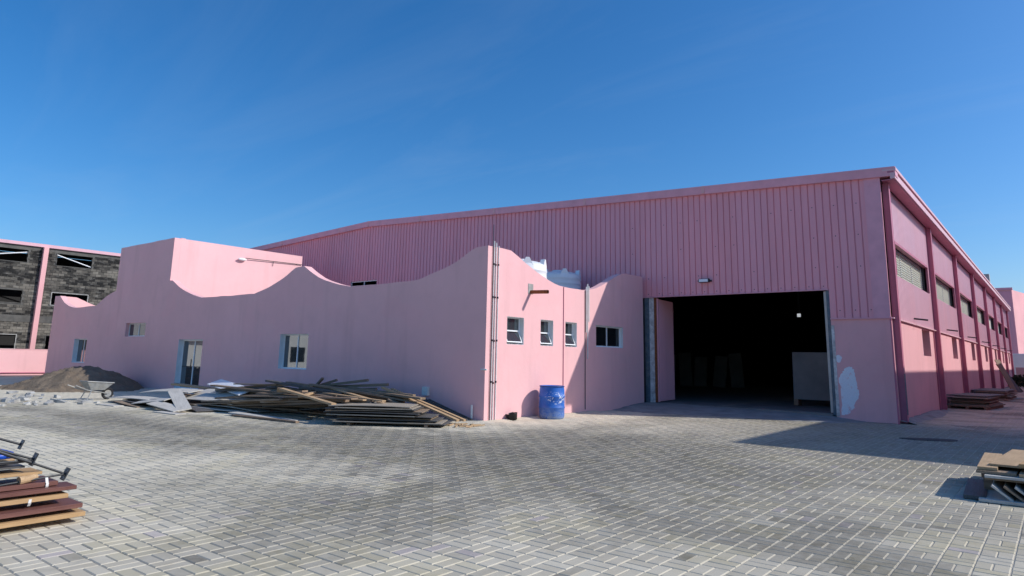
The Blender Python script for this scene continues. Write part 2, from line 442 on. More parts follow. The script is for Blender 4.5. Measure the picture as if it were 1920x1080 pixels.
EDGE = np.array([.64, .58, .46]); cc = np.ones((n, 5, 4)); cc[..., :3] = BC[sel][:, None, :]; cc[:, 1:, :3] = cc[:, 1:, :3]*.70+EDGE*.30  # chamfer faces get the same sand and painted sunlit paling
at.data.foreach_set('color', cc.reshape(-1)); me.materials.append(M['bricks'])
o = bpy.data.objects.new('paving_bricks', me); COL.objects.link(o); o.parent = yard; o['kind'] = 'stuff'
bm_ = {}
for vv, (hx, hy) in ((True, (SH, LH)), (False, (LH, SH))):
    b = MB(); b.add(brick_verts(hx, hy), [tuple(f) for f in BF5]); b.m = [0, 1, 1, 1, 1]; ob = b.build('paving_brick', [M['brick1'], M['brick1e']]); bm_[vv] = ob.data
    bpy.data.objects.remove(ob)
for i in np.where(single)[0]:
    ob = bpy.data.objects.new('paving_brick', bm_[bool(BV[i])]); COL.objects.link(ob); ob.parent = yard
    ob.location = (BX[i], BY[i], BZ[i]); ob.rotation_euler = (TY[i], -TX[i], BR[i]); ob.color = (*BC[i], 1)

# wind-blown sand and the concrete apron are height fields that rise out of the paving
def field(name, x0, x1, y0, y1, step, fn, mat, smooth=True):
    xs = np.arange(x0, x1+1e-6, step); ys = np.arange(y0, y1+1e-6, step)
    X, Y = np.meshgrid(xs, ys, indexing='ij'); Z = fn(X, Y)
    nx, ny = X.shape; vs = np.stack([X, Y, Z], -1).reshape(-1, 3)
    low = Z < -.04
    fs = []
    for a in range(nx-1):
        for b in range(ny-1):
            if low[a, b] and low[a+1, b] and low[a, b+1] and low[a+1, b+1]: continue
            fs.append((a*ny+b, (a+1)*ny+b, (a+1)*ny+b+1, a*ny+b+1))
    bb = MB(); bb.add(vs.tolist(), fs); return bb.build(name, mat, smooth=smooth)
def drift(X, Y):
    e = fbm(X, Y, .8)-.5; e2 = fbm(X+5, Y+5, .25, 3)-.5
    z = -.055+0*X
    a = .085*sstep(1.5, 0, 13.98-Y+e*1.2)*(X < -11.9)
    b = .10*sstep(.7, 0, np.hypot(np.clip(-12.08-X, 0, 9), np.clip(X+12.08, 0, 99))+e*.9)*(Y > 13.7)*(X > -12.3)
    c = .060*sstep(.9, .1, np.hypot((X+25.2)*.22, Y-7.9)+e*1.5)
    d = .060*sstep(1.0, .1, np.hypot((X+27.0)*.26, Y-9.2)+e*1.3)
    g = .058*sstep(.9, .1, np.hypot((X+20)*.16, (Y-9.6))+e*1.3)
    h = .057*sstep(1.2, .1, np.hypot((X+12)*.7, (Y-13.0))+e*1.3)
    z = z+np.maximum.reduce([a, b, c, d, g, h])
    return z+e2*.016+e*.012
def sand_mat():
    t = NT('pale_loose_sand'); p = t.pos()
    a = t.noise(p, 1.2, 6, .65, .4); b = t.noise(p, 18, 6, .75)
    c = t.mix(t.ramp(a, .3, .7), (.56, .50, .39), (.67, .605, .485))
    c = t.mix(t.math('MULTIPLY', t.ramp(b, .45, .8), .4), c, (.30, .275, .24))
    t.col(c); t.rough(.95, .1); t.bump(b, .7, .02); return t.mat
M['sand'] = sand_mat()
tag(field('sand_drift', -46, -10.6, 5.6, 19.4, .1, drift, M['sand']), 'pale sand blown along the foot of the office walls', kind='stuff')
def apron(X, Y):
    e = fbm(X, Y, .7)-.5; e2 = fbm(X, Y, .18, 3)-.5
    lim = 19.9+.22*(X+12)*np.clip((X+12)/4, 0, 1)*.9 + e*.7
    z = .19*sstep(0, 3.3, Y-lim)
    z = np.where(X > -6.0, z*sstep(-4.3, -6.0, X), z)
    return z-.018+.02*e2+.01*e-.05*(Y < lim-.25)
tag(field('concrete_apron', -12.06, -3.8, 18.6, 23.3, .08, apron, M['apron']), 'rough concrete ramp rising to the warehouse doorway', kind='structure')
def sidedrift(X, Y):
    e = fbm(X, Y, .5)-.5; e2 = fbm(X, Y, .15, 3)-.5
    return -.05+.14*sstep(.75, 0, X+3.86+e*.8)*sstep(34, 29, Y)+e2*.025
tag(field('dirt_bank', -3.84, -2.6, 23.2, 34, .08, sidedrift, M['apron']), 'low grey dirt bank along the warehouse side wall', kind='stuff')
mb = MB(); pts = []
for i in range(28):
    a = 2*math.pi*i/28; pts.append((.60*math.cos(a)*(1+.12*math.sin(3*a)), .30*math.sin(a)*(1+.15*math.cos(2*a)), 0))
mb.add([(0, 0, .006)]+[(x, y, .004) for x, y, z in pts]+[(x*1.03, y*1.03, -.02) for x, y, z in pts],
       [(0, 1+i, 1+(i+1) % 28) for i in range(28)]+[(1+i, 29+i, 29+(i+1) % 28, 1+(i+1) % 28) for i in range(28)])
M['tar'] = plain('dark_patch_concrete', (.055, .055, .055), .8, .3, 7, .5, 30)
o = mb.build('drain_cover', M['tar']); o.location = (-2.55, 18.9, .008); o.rotation_euler.z = R(30)
tag(o, 'dark elongated cover set in the shaded paving before the warehouse corner', 'drain cover')

# ------------------------------------------------------------------ wall maker
def wall(mb, tops, opens, T, f, zb=0.0):
    U = sorted(set([u for u, z in tops]+[o[0] for o in opens]+[o[1] for o in opens]))
    u_lo, u_hi = tops[0][0], tops[-1][0]; U = [u for u in U if u_lo <= u <= u_hi]
    def top(u, side):
        best = None
        for (a, za), (b, zc) in zip(tops, tops[1:]):
            if b > a and a-1e-9 <= u <= b+1e-9 and ((side > 0 and u < b-1e-9) or (side < 0 and u > a+1e-9)):
                return za+(zc-za)*(u-a)/(b-a)
        return best
    Q = lambda a, b, c, d: mb.quad(f(*a), f(*b), f(*c), f(*d))
    for a, b in zip(U, U[1:]):
        za, zc = top(a, 1), top(b, -1)
        os_ = sorted([o for o in opens if o[0] <= a+1e-9 and o[1] >= b-1e-9], key=lambda o: o[2])
        lo = zb
        segs = []
        for o in os_:
            if o[2] > lo+1e-6: segs.append((lo, lo, o[2], o[2], False))
            lo = o[3]
        segs.append((lo, lo, za, zc, True))
        for (l0, l1, t0, t1, last) in segs:
            Q((a, 0, l0), (b, 0, l1), (b, 0, t1), (a, 0, t0)); Q((b, T, l1), (a, T, l0), (a, T, t0), (b, T, t1))
            Q((a, 0, t0), (b, 0, t1), (b, T, t1), (a, T, t0))
            if l0 > zb+1e-6: Q((a, 0, l0), (a, T, l0), (b, T, l1), (b, 0, l1))
    for o in opens:
        for u in (o[0], o[1]): Q((u, 0, o[2]), (u, T, o[2]), (u, T, o[3]), (u, 0, o[3]))
    Q((u_lo, 0, zb), (u_lo, 0, tops[0][1]), (u_lo, T, tops[0][1]), (u_lo, T, zb))
    Q((u_hi, 0, zb), (u_hi, T, zb), (u_hi, T, tops[-1][1]), (u_hi, 0, tops[-1][1]))
    for (a, za), (b, zc) in zip(tops, tops[1:]):
        if abs(a-b) < 1e-9: Q((a, 0, za), (a, T, za), (a, T, zc), (a, 0, zc))

def smooth_pts(pts, sub=3):
    # Catmull-Rom through a run of outline points
    out = []
    for i in range(len(pts)-1):
        p0 = pts[max(i-1, 0)]; p1 = pts[i]; p2 = pts[i+1]; p3 = pts[min(i+2, len(pts)-1)]
        for j in range(sub):
            t = j/sub
            out.append(tuple(.5*((2*p1[d])+(-p0[d]+p2[d])*t+(2*p0[d]-5*p1[d]+4*p2[d]-p3[d])*t*t+(-p0[d]+3*p1[d]-3*p2[d]+p3[d])*t**3) for d in (0, 1)))
    out.append(pts[-1]); return out

def window(parent, f, u0, u1, z0, z1, rec, fr=.05, cols=2, rows=1, reveal='reveal', glass='glass', name='window', shift=0.0, label=None):
    mb = MB(); B = lambda *a: mb.box(*a, f=f)
    d0, d1 = rec, rec+.06
    B(u0, u1, d0, d1, z0, z0+fr); B(u0, u1, d0, d1, z1-fr, z1); B(u0, u0+fr, d0, d1, z0+fr, z1-fr); B(u1-fr, u1, d0, d1, z0+fr, z1-fr)
    us = [u0+fr+(u1-u0-2*fr)*i/cols+(shift if 0 < i < cols else 0) for i in range(cols+1)]
    zs = [z0+fr+(z1-z0-2*fr)*i/rows for i in range(rows+1)]
    for u in us[1:-1]: B(u-fr*.5, u+fr*.5, d0+.004, d1-.004, z0+fr, z1-fr)
    for z in zs[1:-1]: B(u0+fr, u1-fr, d0+.007, d1-.007, z-fr*.5, z+fr*.5)
    w_ = mb.build(name, M['white'], parent)
    if label: w_['label'] = label
    for a, b in zip(us, us[1:]):
        for c, d in zip(zs, zs[1:]):
            mb = MB(); mb.box(a+(.0 if a == us[0] else fr*.5), b-(.0 if b == us[-1] else fr*.5), d0+.025, d0+.031, c, d, f=f)
            mb.build('pane', M[glass], w_)
    if reveal:
        mb = MB(); t = .006
        mb.box(u0+.001, u0+t, .003, rec-.001, z0+t, z1-t, f=f); mb.box(u1-t, u1-.001, .003, rec-.001, z0+t, z1-t, f=f)
        mb.box(u0+.001, u1-.001, .003, rec-.001, z0+.001, z0+t, f=f); mb.box(u0+.001, u1-.001, .003, rec-.001, z1-t, z1-.001, f=f)
        mb.build('reveal', M[reveal], w_)
    return w_

# ------------------------------------------------------------------ office building
OX0, OX1, OY0, OY1 = -45.05, -12.08, 13.98, 23.05
office = empty('office_building', (-28.5, 13.98, 0))
office.matrix_parent_inverse = Matrix.Identity(4)
def P(o, parent):                               # parent and keep world coordinates
    o.parent = parent; o.matrix_parent_inverse = Matrix.Translation(-parent.location); return o
class PB(MB):
    pass
def root_build(mb, name, mat, root, **kw):
    o = mb.build(name, mat, None, **kw); P(o, root); return o
HF = 4.74; HM = 3.90
front = []
front += [(OX0, 4.64), (-44.3, 4.64)]
front += smooth_pts([(-44.3, 4.64), (-43.5, 4.23), (-42.4, 3.95), (-41.6, 3.89)])[1:]
front += smooth_pts([(-38.95, 3.91), (-38.2, 4.20), (-37.4, 4.45), (-36.65, 4.60)])
front += [(-36.65, 6.75), (-30.93, 6.75), (-30.93, 4.79), (-30.7, 4.78)]
front += smooth_pts([(-30.7, 4.78), (-30.14, 4.52), (-29.37, 4.25), (-28.54, 4.02), (-27.9, 3.90)])[1:]
front += smooth_pts([(-23.85, 3.89), (-22.9, 4.09), (-21.97, 4.40), (-21.31, 4.70), (-21.05, 4.745)])
front += [(-20.72, 4.745)]
front += smooth_pts([(-20.72, 4.745), (-20.16, 4.46), (-19.63, 4.24), (-18.94, 4.05), (-18.06, 3.90)])[1:]
front += smooth_pts([(-15.25, 3.90), (-14.78, 3.94), (-14.30, 4.07), (-13.52, 4.27), (-13.07, 4.46), (-12.78, 4.62), (-12.5, 4.73)])
front += [(OX1, 4.74)]
def wobble(tops, seed):
    out = [tops[0]]
    for (a, za), (b, zc) in zip(tops, tops[1:]):
        n_ = max(1, int(abs(b-a)/.3))
        for i in range(1, n_+1): out.append((a+(b-a)*i/n_, za+(zc-za)*i/n_))
    return [(u, z+(.0 if 0 < i < len(out)-1 and (abs(out[i-1][0]-u) < 1e-6 or abs(out[i+1][0]-u) < 1e-6) else float(fbm(np.array([u*1.0+seed]), np.array([z+seed]), .7, 3)[0]-.5)*.045)) for i, (u, z) in enumerate(out)]
front = wobble(front, 3.1)
fF = lambda u, w_, z: (u, OY0+w_, z)
fw_open = [(-21.86, -20.15, 1.14, 2.36), (-29.5, -27.42, .12, 2.17), (-35.0, -32.85, 2.31, 2.94), (-41.28, -39.55, .96, 2.21)]
mb = MB(); wall(mb, front, fw_open, .30, fF); root_build(mb, 'front_wall', M['office'], office)
fS = lambda u, w_, z: (OX1-w_, u, z)
side = [(OY0+.302, 4.74), (15.0, 4.74)]
side += smooth_pts([(15.0, 4.74), (15.37, 4.60), (15.7, 4.45), (16.6, 4.13), (17.46, 3.95), (18.1, 3.91)])[1:]
side += smooth_pts([(18.9, 3.93), (19.55, 4.05), (20.0, 4.2), (20.62, 4.46), (21.18, 4.69), (21.6, 4.79)])
side += [(22.98, 4.80)]
side = wobble(side, 8.7)
sw_open = [(14.88, 15.66, 2.06, 2.84), (16.48, 17.14, 2.06, 2.84), (17.80, 18.46, 2.06, 2.84), (19.63, 21.45, 2.10, 2.83)]
mb = MB(); wall(mb, side, sw_open, .28, fS); root_build(mb, 'side_wall', M['office'], office)
fL = lambda u, w_, z: (OX0+w_, u, z)
left = [(u, z-.09) for u, z in side]
mb = MB(); wall(mb, left, [], .25, fL); root_build(mb, 'side_wall', M['office'], office)
mb = MB(); mb.box(OX0+.26, OX1-.29, OY0+.31, OY1-.09, 3.35, 3.55); root_build(mb, 'roof_slab', M['concrete'], office)
mb = MB(); mb.box(-36.65, -30.93, OY0+.302, 20.72, 3.56, 6.75)
# raised copings leave a shallow tray on top of the block
mb.box(-36.65, -30.93, OY0+.302, OY0+.5, 6.752, 6.78); root_build(mb, 'stair_block', M['office'], office)
# openings in the front wall
root = office
wd = window(None, fF, -21.86, -20.15, 1.14, 2.36, .17, .05, 2, 1); P(wd, office)
wd = window(None, fF, -41.28, -39.55, .96, 2.21, .19, .05, 2, 1); P(wd, office)
wd = window(None, fF, -35.0, -32.85, 2.31, 2.94, .16, .045, 2, 1, reveal=None); P(wd, office)
dr = window(None, fF, -29.5, -27.42, .12, 2.17, .20, .06, 2, 1, name='door'); P(dr, office); dr['label'] = 'white framed double glass entrance door'
mb = MB(); mb.box(-28.6, -28.57, .16, .19, .9, 1.35, f=fF); mb.build('handle', M['dark_metal'], dr)
mb = MB(); mb.box(-29.44, -27.48, .224, .236, 1.02, 1.06, f=fF); mb.build('push_bar', M['dark_metal'], dr)
# side windows: two small ones over two, hopper sash tilted out
for (a, b, c, d) in sw_open[:3]:
    w_ = window(None, fS, a, b, c, d, .15, .04, 1, 2); P(w_, office)
    for ch in w_.children:
        if ch.name.startswith('pane'): pass
    lowpane = [ch for ch in w_.children if ch.name.startswith('pane')][0]
    bpy.data.objects.remove(lowpane)
    mb = MB(); zm = (c+d)/2-.03; zb_ = c+.06
    def ft(u, w2, z, zm=zm): return fS(u, .15+w2-(zm-z)*.42, z)
    mb.box(a+.05, b-.05, .0, .008, zb_+.02, zm-.02, f=ft); hs = mb.build('pane', M['glass'], w_)
    mb = MB()
    for (p, q_) in ((a+.045, a+.075), (b-.075, b-.045)): mb.box(p, q_, -.008, .02, zb_, zm, f=ft)
    mb.box(a+.076, b-.076, -.008, .02, zb_, zb_+.03, f=ft); mb.build('tilted_sash', M['white'], w_)
w_ = window(None, fS, 19.63, 21.45, 2.10, 2.83, .12, .05, 2, 1, glass='darkglass'); P(w_, office)
# conduits on the lit wall
for (yy, zt, rr) in ((14.17, 5.36, .009), (14.22, 4.9, .016), (14.31, 4.86, .016), (14.42, 4.78, .016)):
    mb = MB(); mb.tube((OX1+.022, yy, .0), (OX1+.022, yy, zt), rr, 8); pp_ = root_build(mb, 'conduit_pipe', M['grey_pipe'] if rr > .012 else M['dark_metal'], office)
    if rr > .012:
        for zc in (.95+yy % .1*3, 2.1+yy % .1, 3.3, 4.2+yy % .1):
            mb = MB(); mb.tube((OX1+.022, yy, zc), (OX1+.022, yy, zc+.05), .021, 8); mb.build('coupling', M['dark_metal'], pp_).matrix_parent_inverse = Matrix.Identity(4)
for (yy, zb_, zt) in ((18.98, 2.55, 4.05), (19.06, 1.7, 4.15), (19.14, 2.9, 4.08)):
    mb = MB(); mb.tube((OX1+.03, yy, zb_), (OX1+.03, yy, zt), .02, 8); root_build(mb, 'conduit_pipe', M['grey_pipe'], office)
mb = MB(); mb.tube((OX1+.02, 18.93, .1), (OX1+.02, 18.93, 3.93), .012, 6); root_build(mb, 'cable', M['dark_metal'], office)
mb = MB(); mb.tube((OX1+.012, 17.68, .03), (OX1+.012, 17.68, 3.93), .013, 8); root_build(mb, 'drain_pipe', M['rose'], office)
mb = MB(); mb.tube((OX1-.1, 15.95, 3.62), (OX1+.62, 15.98, 3.60), .055, 12, caps=False); mb.tube((OX1+.62, 15.98, 3.60), (OX1-.1, 15.95, 3.62), .045, 12, caps=False)
root_build(mb, 'roof_spout', M['rust'], office, smooth=True)
mb = MB(); mb.box(OX1+.001, OX1+.012, 15.83, 16.07, 3.56, 3.86); root_build(mb, 'mortar_patch', M['concrete'], office)
mb = MB(); mb.tube((OX1-.12, OY0-.03, 1.36), (OX1+.09, OY0-.03, 1.36), .022, 8); root_build(mb, 'pipe_stub', M['grey_pipe'], office)
mb = MB(); mb.box(-14.37, -14.15, OY0-.09, OY0-.002, .58, .82); mb.box(-14.33, -14.24, OY0-.10, OY0-.091, .7, .74); root_build(mb, 'socket_box', M['grey_pipe'], office)
mb = MB(); mb.tube((-14.6, OY0-.03, .42), (-14.6, OY0-.002, .42), .09, 14); root_build(mb, 'cap_plate', M['grey_pipe'], office)
mb = MB(); mb.tube((-12.45, OY0-.07, 0), (-12.45, OY0-.07, .42), .03, 8); root_build(mb, 'pipe_stub', M['grey_pipe'], office)
tag(office, 'long low pink office block with scalloped parapet in front of the warehouse', 'building')

# bracket lamp on the stair block
lamp = empty('bracket_lamp', (-30.93, 20.6, 6.2))
mb = MB(); mb.tube((-30.88, 20.7, 6.30), (-30.84, 17.45, 6.24), .018, 8); root_build(mb, 'arm', M['dark_metal'], lamp)
mb = MB(); mb.tube((-30.92, 20.4, 6.295), (-30.88, 20.4, 6.295), .02, 8); mb.tube((-30.90, 19.0, 6.02), (-30.87, 19.0, 6.27), .012, 8); root_build(mb, 'bracket', M['dark_metal'], lamp)
mb = MB(); mb.lathe([(.0, .06), (.07, .06), (.13, .03), (.16, -.03), (.10, -.09), (0, -.11)], 16)
hd = mb.build('lamp_head', M['white'], None, smooth=True); hd.scale = (.55, 1.5, .75); hd.location = (-30.82, 17.28, 6.17); P(hd, lamp)
tag(lamp, 'white street lamp head on a thin arm across the stair block wall', 'lamp')

# water tanks behind the parapet
def tank(name, c, r, h, label):
    t = empty(name, c)
    prof = [(0, 0), (r*.97, 0), (r, .05)]
    z = .05
    while z < h-.18:
        prof += [(r, z+.10), (r*1.018, z+.13), (r*1.018, z+.17), (r, z+.20)]; z += .2
    prof += [(r, h-.02), (r*.96, h)]
    mb = MB(); mb.lathe(prof, 40); mb.build('tank_body', M['tank'], t, smooth=True)
    mb = MB(); mb.lathe([(r*.955, h), (r*.7, h+.10), (r*.32, h+.16), (r*.3, h+.2), (0, h+.2)], 32); mb.build('tank_lid', M['tank'], t, smooth=True)
    for i in range(6):
        a = i*math.pi/3+.35
        mb = MB(); prof2 = [(-.19, 0), (-.12, .13), (-.06, .25), (.06, .25), (.12, .13), (.19, 0)]
        d = Vector((math.cos(a), math.sin(a), 0)); tq = Vector((-math.sin(a), math.cos(a), 0))
        vs = [d*(r*.98)+tq*x+Vector((0, 0, h-.06+z)) for x, z in prof2]+[d*(r*.80)+tq*x*.9+Vector((0, 0, h-.04+z*.9)) for x, z in prof2]
        mb.add(vs, [(0, 1, 2, 3, 4, 5), (11, 10, 9, 8, 7, 6)]+[(i2, 6+i2, 7+i2, 1+i2) for i2 in range(5)])
        mb.build('lifting_lug', M['tank'], t)
    return tag(t, label, 'water tank', 'water tanks on the office roof')
tank('water_tank', (-13.95, 17.95, 3.55), .82, 1.22, 'sunlit white water tank behind the scalloped parapet')
tank('water_tank', (-15.15, 21.85, 3.55), .86, 1.36, 'shaded white water tank close against the warehouse cladding')

# ------------------------------------------------------------------ warehouse
WX0, WX1, WY0, WY1 = -53.3, -3.86, 23.16, 85.9
RX, RZ = -28.5, 8.78
def ztop(x): return RZ-.0412*abs(x-RX)
wh = empty('warehouse', (-20, WY0, 0))
PITCH = .222
def sheet(f, u0, u1, zb, zt0, zt1, name='cladding_sheet', mat='clad', rh=.03):
    pts = []; kf = math.floor(u0/PITCH)
    prof = [(0, 0), (.182, 0), (.190, -rh), (.206, -rh), (.214, 0)] if rh < .02 else [(0, 0), (.156, 0), (.164, -.014), (.176, -.014), (.184, .026), (.204, .026), (.214, 0)]
    for i in range(kf-1, int(u1/PITCH)+2):
        for du, w_ in prof:
            u = i*PITCH+du
            pts.append((u, w_))
    us = [p for p in pts if u0 < p[0] < u1]
    def at(u):
        for (a, wa), (b, wb) in zip(pts, pts[1:]):
            if a <= u <= b and b > a: return wa+(wb-wa)*(u-a)/(b-a)
        return 0
    us = [(u0, at(u0))]+us+[(u1, at(u1))]
    mb = MB(); vs = []; fs = []
    for u, w_ in us:
        t = zt0+(zt1-zt0)*(u-u0)/(u1-u0)
        vs += [f(u, w_, zb), f(u, w_, t)]
    for i in range(len(us)-1): fs.append((2*i, 2*i+2, 2*i+3, 2*i+1))
    mb.add(vs, fs); o = mb.build(name, M[mat], None); P(o, wh); return o
fW = lambda u, w_, z: (u, WY0+w_, z)
# front wall behind the cladding (keeps the inside dark) and plaster part right of the door
mb = MB()
DX0, DX1, DZ = -12.10, -5.56, 4.05
top_in = [(WX0+.05, ztop(WX0)-.15), (RX, RZ-.15), (WX1-.05, ztop(WX1)-.15)]
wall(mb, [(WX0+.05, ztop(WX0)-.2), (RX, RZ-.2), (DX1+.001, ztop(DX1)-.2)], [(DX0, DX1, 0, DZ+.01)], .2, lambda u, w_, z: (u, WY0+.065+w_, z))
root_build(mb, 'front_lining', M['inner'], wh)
mb = MB(); wall(mb, [(DX1+.002, 3.10), (WX1, 3.10)], [], .25, lambda u, w_, z: (u, WY0+w_, z)); root_build(mb, 'front_wall', M['wh_plaster'], wh)
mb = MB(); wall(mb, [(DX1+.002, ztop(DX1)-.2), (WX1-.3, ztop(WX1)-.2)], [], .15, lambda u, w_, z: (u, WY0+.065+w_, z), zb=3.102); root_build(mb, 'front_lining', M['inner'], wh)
# front cladding sheets, 1.11 m each
edges = [-52.9]
while edges[-1] < -4.5: edges.append(edges[-1]+PITCH*5)
edges[-1] = -4.32
cuts = sorted(set(edges+[DX0-.22, DX1]))
WN = (-29.85, -27.7, 4.98, 5.58)
cuts = sorted(set(cuts+[WN[0], WN[1], RX]))
for a, b in zip(cuts, cuts[1:]):
    if b-a < .02: continue
    mid = (a+b)/2
    zb = 3.13 if mid > DX1 else (DZ if mid > DX0-.22 else 3.6)
    if WN[0] <= mid <= WN[1]: zb = WN[3]
    sheet(fW, a, b, zb, ztop(a)-.27, ztop(b)-.27)
wd = window(None, fW, WN[0], WN[1], WN[2], WN[3], .04, .05, 2, 1, reveal=None, glass='blind'); P(wd, wh)
# corner trim, sill flashing, lintel flashing, gable fascia in lengths
mb = MB(); mb.box(-4.32, WX1+.003, WY0-.045, WY0+.02, 3.13, ztop(-4.1)-.26); root_build(mb, 'corner_trim', M['trim'], wh)
mb = MB(); mb.box(DX1, WX1+.03, WY0-.065, WY0-.002, 3.085, 3.128); root_build(mb, 'sill_flashing', M['trim'], wh)
mb = MB(); mb.box(DX0-.22, DX1+.0, WY0-.05, WY0+.05, DZ-.03, DZ+.0); root_build(mb, 'lintel_flashing', M['trim'], wh)
fx_ = [-53.6, -48, -42.3, -36.6, -31, RX, -24.5, -19.6, -14.7, -9.6, -3.40]
for a, b in zip(fx_, fx_[1:]):
    mb = MB(); za, zb_ = ztop(a), ztop(b); g = .004
    mb.hexa([(a+g, WY0-.13, za-.29), (b-g, WY0-.13, zb_-.29), (b-g, WY0+.3, zb_-.29), (a+g, WY0+.3, za-.29),
             (a+g, WY0-.15, za), (b-g, WY0-.15, zb_), (b-g, WY0+.3, zb_), (a+g, WY0+.3, za)])
    root_build(mb, 'gable_fascia', M['trim'], wh)
    mb = MB(); mb.box(b-.06, b+.06, WY0-.156, WY0-.05, zb_-.27, zb_+.004)
    if b < -5: root_build(mb, 'fascia_joint', M['wh_plaster'], wh)
# fasteners
mb = MB()
for z in (4.75, 5.75, 6.75):
    for i in range(int(-13/PITCH), int(-4.4/PITCH)):
        if (i % 3) or random.random() < .25: continue
        u = i*PITCH+.075; zz = z+random.uniform(-.02, .02)
        mb.box(u-.013, u+.013, WY0-.008, WY0+.0, zz-.013, zz+.013)
for i in range(int(-12/PITCH), int(-4.4/PITCH)):
    if i % 2: continue
    u = i*PITCH+.06; mb.box(u-.013, u+.013, WY0-.008, WY0+.0, 4.14, 4.166) if u < DX1 else mb.box(u-.013, u+.013, WY0-.008, WY0, 3.35, 3.376)
o = root_build(mb, 'fasteners', M['dark_metal'], wh); o['kind'] = 'stuff'
# side wall: plaster below, cladding above, bays between columns
BAY = 8.9; C0 = 23.52; NB = 7
fR = lambda u, w_, z: (WX1-w_, u, z)
so_ = [(C0+BAY*i+5.45, C0+BAY*i+7.35, 2.06, 3.03) for i in range(NB)]
mb = MB(); wall(mb, [(WY0+.252, 3.10), (WY1, 3.10)], so_, .30, fR); root_build(mb, 'side_wall', M['wh_plaster'], wh)
for (a, b, c, d) in so_:
    w_ = window(None, fR, a, b, c, d, .24, .04, 2, 1, reveal=None, glass='darkglass'); P(w_, wh)
mb = MB(); wall(mb, [(WY0+.2, 7.3), (WY1, 7.3)], [(C0+BAY*i+1.05, C0+BAY*i+8.05, 4.56, 5.62) for i in range(NB)], .15, lambda u, w_, z: (WX1-.03-w_, u, z), zb=3.102)
root_build(mb, 'side_lining', M['inner'], wh)
mb = MB(); mb.box(WX1-.01, WX1+.075, WY0+.01, WY1, 3.085, 3.125); root_build(mb, 'sill_flashing', M['pale_pink'], wh)
for i in range(NB):
    y0 = C0+BAY*i; y1 = y0+BAY
    a0, a1, z0, z1 = y0+1.05, y0+8.05, 4.56, 5.62
    n = 8
    for j in range(n):
        a = y0+(y1-y0)*j/n; b = y0+(y1-y0)*(j+1)/n
        sheet(fR, a, b, z1, 7.36, 7.36, mat='clad_side', rh=.009); sheet(fR, a, b, 3.13, z0, z0, mat='clad_side', rh=.009)
    sheet(fR, y0, a0, z0, z1, z1, mat='clad_side', rh=.009); sheet(fR, a1, y1, z0, z1, z1, mat='clad_side', rh=.009)
    w_ = window(None, fR, a0, a1, z0, z1, .19, .07, 3, 1, reveal=None, glass='blind'); P(w_, wh)
    mb = MB()
    mb.box(a0-.05, a1+.05, -.05, .10, z1-.04, z1+.05, f=fR); mb.box(a0-.05, a0, -.05, .10, z0, z1-.04, f=fR); mb.box(a1, a1+.05, -.05, .10, z0, z1-.04, f=fR)
    mb.build('window_hood', M['rose'], w_)
    if i < 4:
        mb = MB()
        for jz in range(11):
            zz = z0+.09+jz*.085
            mb.box(a0+.10, a1-.10, .165, .188, zz, zz+.012, f=fR)
        mb.build('louvre_slats', M['blind'], w_)
    # spout below the cladding
    mb = MB(); mb.tube((WX1, y0+3.9, 3.32), (WX1+.42, y0+3.95, 3.26), .03, 8); root_build(mb, 'wall_spout', M['dark_metal'], wh)
for i in range(NB+1):
    y = C0+BAY*i
    mb = MB()
    mb.box(WX1+.001, WX1+.014, y-.11, y+.11, 0, 7.34); mb.box(WX1+.015, WX1+.164, y-.085, y+.085, 0, 7.34); mb.box(WX1+.165, WX1+.18, y-.11, y+.11, 0, 7.34)
    root_build(mb, 'column', M['rose'], wh)
    mb = MB(); mb.tube((WX1+.03, y-.62, 0), (WX1+.03, y-.62, 3.08), .024, 8); root_build(mb, 'downpipe', M['rose'], wh)
# torn paint at the foot of the first column: bare channel
mb = MB(); mb.box(WX1+.181, WX1+.188, C0-.11, C0+.10, .25, 1.45); root_build(mb, 'bare_steel_strip', M['bluegrey'], wh)
# eave: soffit board, gutter, roof edge
mb = MB(); mb.box(WX1+.05, WX1+.40, WY0-.1, WY1+.1, 7.345, 7.37); root_build(mb, 'soffit', M['rose'], wh)
mb = MB(); mb.box(WX1+.31, WX1+.44, WY0-.14, WY1+.15, 7.372, 7.56); root_build(mb, 'gutter', M['pale_pink'], wh)
mb = MB(); mb.box(WX1+.24, WX1+.42, WY0-.141, WY1+.15, 7.562, 7.625); root_build(mb, 'gutter_shade_strip', M['rose'], wh)  # dark strip painted in as the shadow gap between gutter and roof edge
mb = MB(); mb.box(WX1+.10, WX1+.475, WY0-.145, WY1+.15, 7.627, 7.72); root_build(mb, 'roof_edge', M['pale_pink'], wh)
# roof, back and far walls, floor
mb = MB()
for (a, b) in ((WX0-.3, RX), (RX, WX1+.10)):
    za, zb_ = ztop(a)-.04, ztop(b)-.04
    mb.hexa([(a, WY0+.31, za-.1), (b, WY0+.31, zb_-.1), (b, WY1, zb_-.1), (a, WY1, za-.1), (a, WY0+.31, za), (b, WY0+.31, zb_), (b, WY1, zb_), (a, WY1, za)])
root_build(mb, 'roof', M['roofing'], wh)
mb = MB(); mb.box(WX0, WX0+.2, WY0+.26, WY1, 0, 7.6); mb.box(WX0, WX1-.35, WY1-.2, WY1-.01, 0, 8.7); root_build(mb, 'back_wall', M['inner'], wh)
mb = MB(); mb.box(WX0+.2, WX1-.31, WY0+.27, WY1-.2, .0, .178); mb.box(DX0+.03, DX1-.11, WY0-.02, WY0+.268, .0, .176); root_build(mb, 'floor_slab', M['floor'], wh)
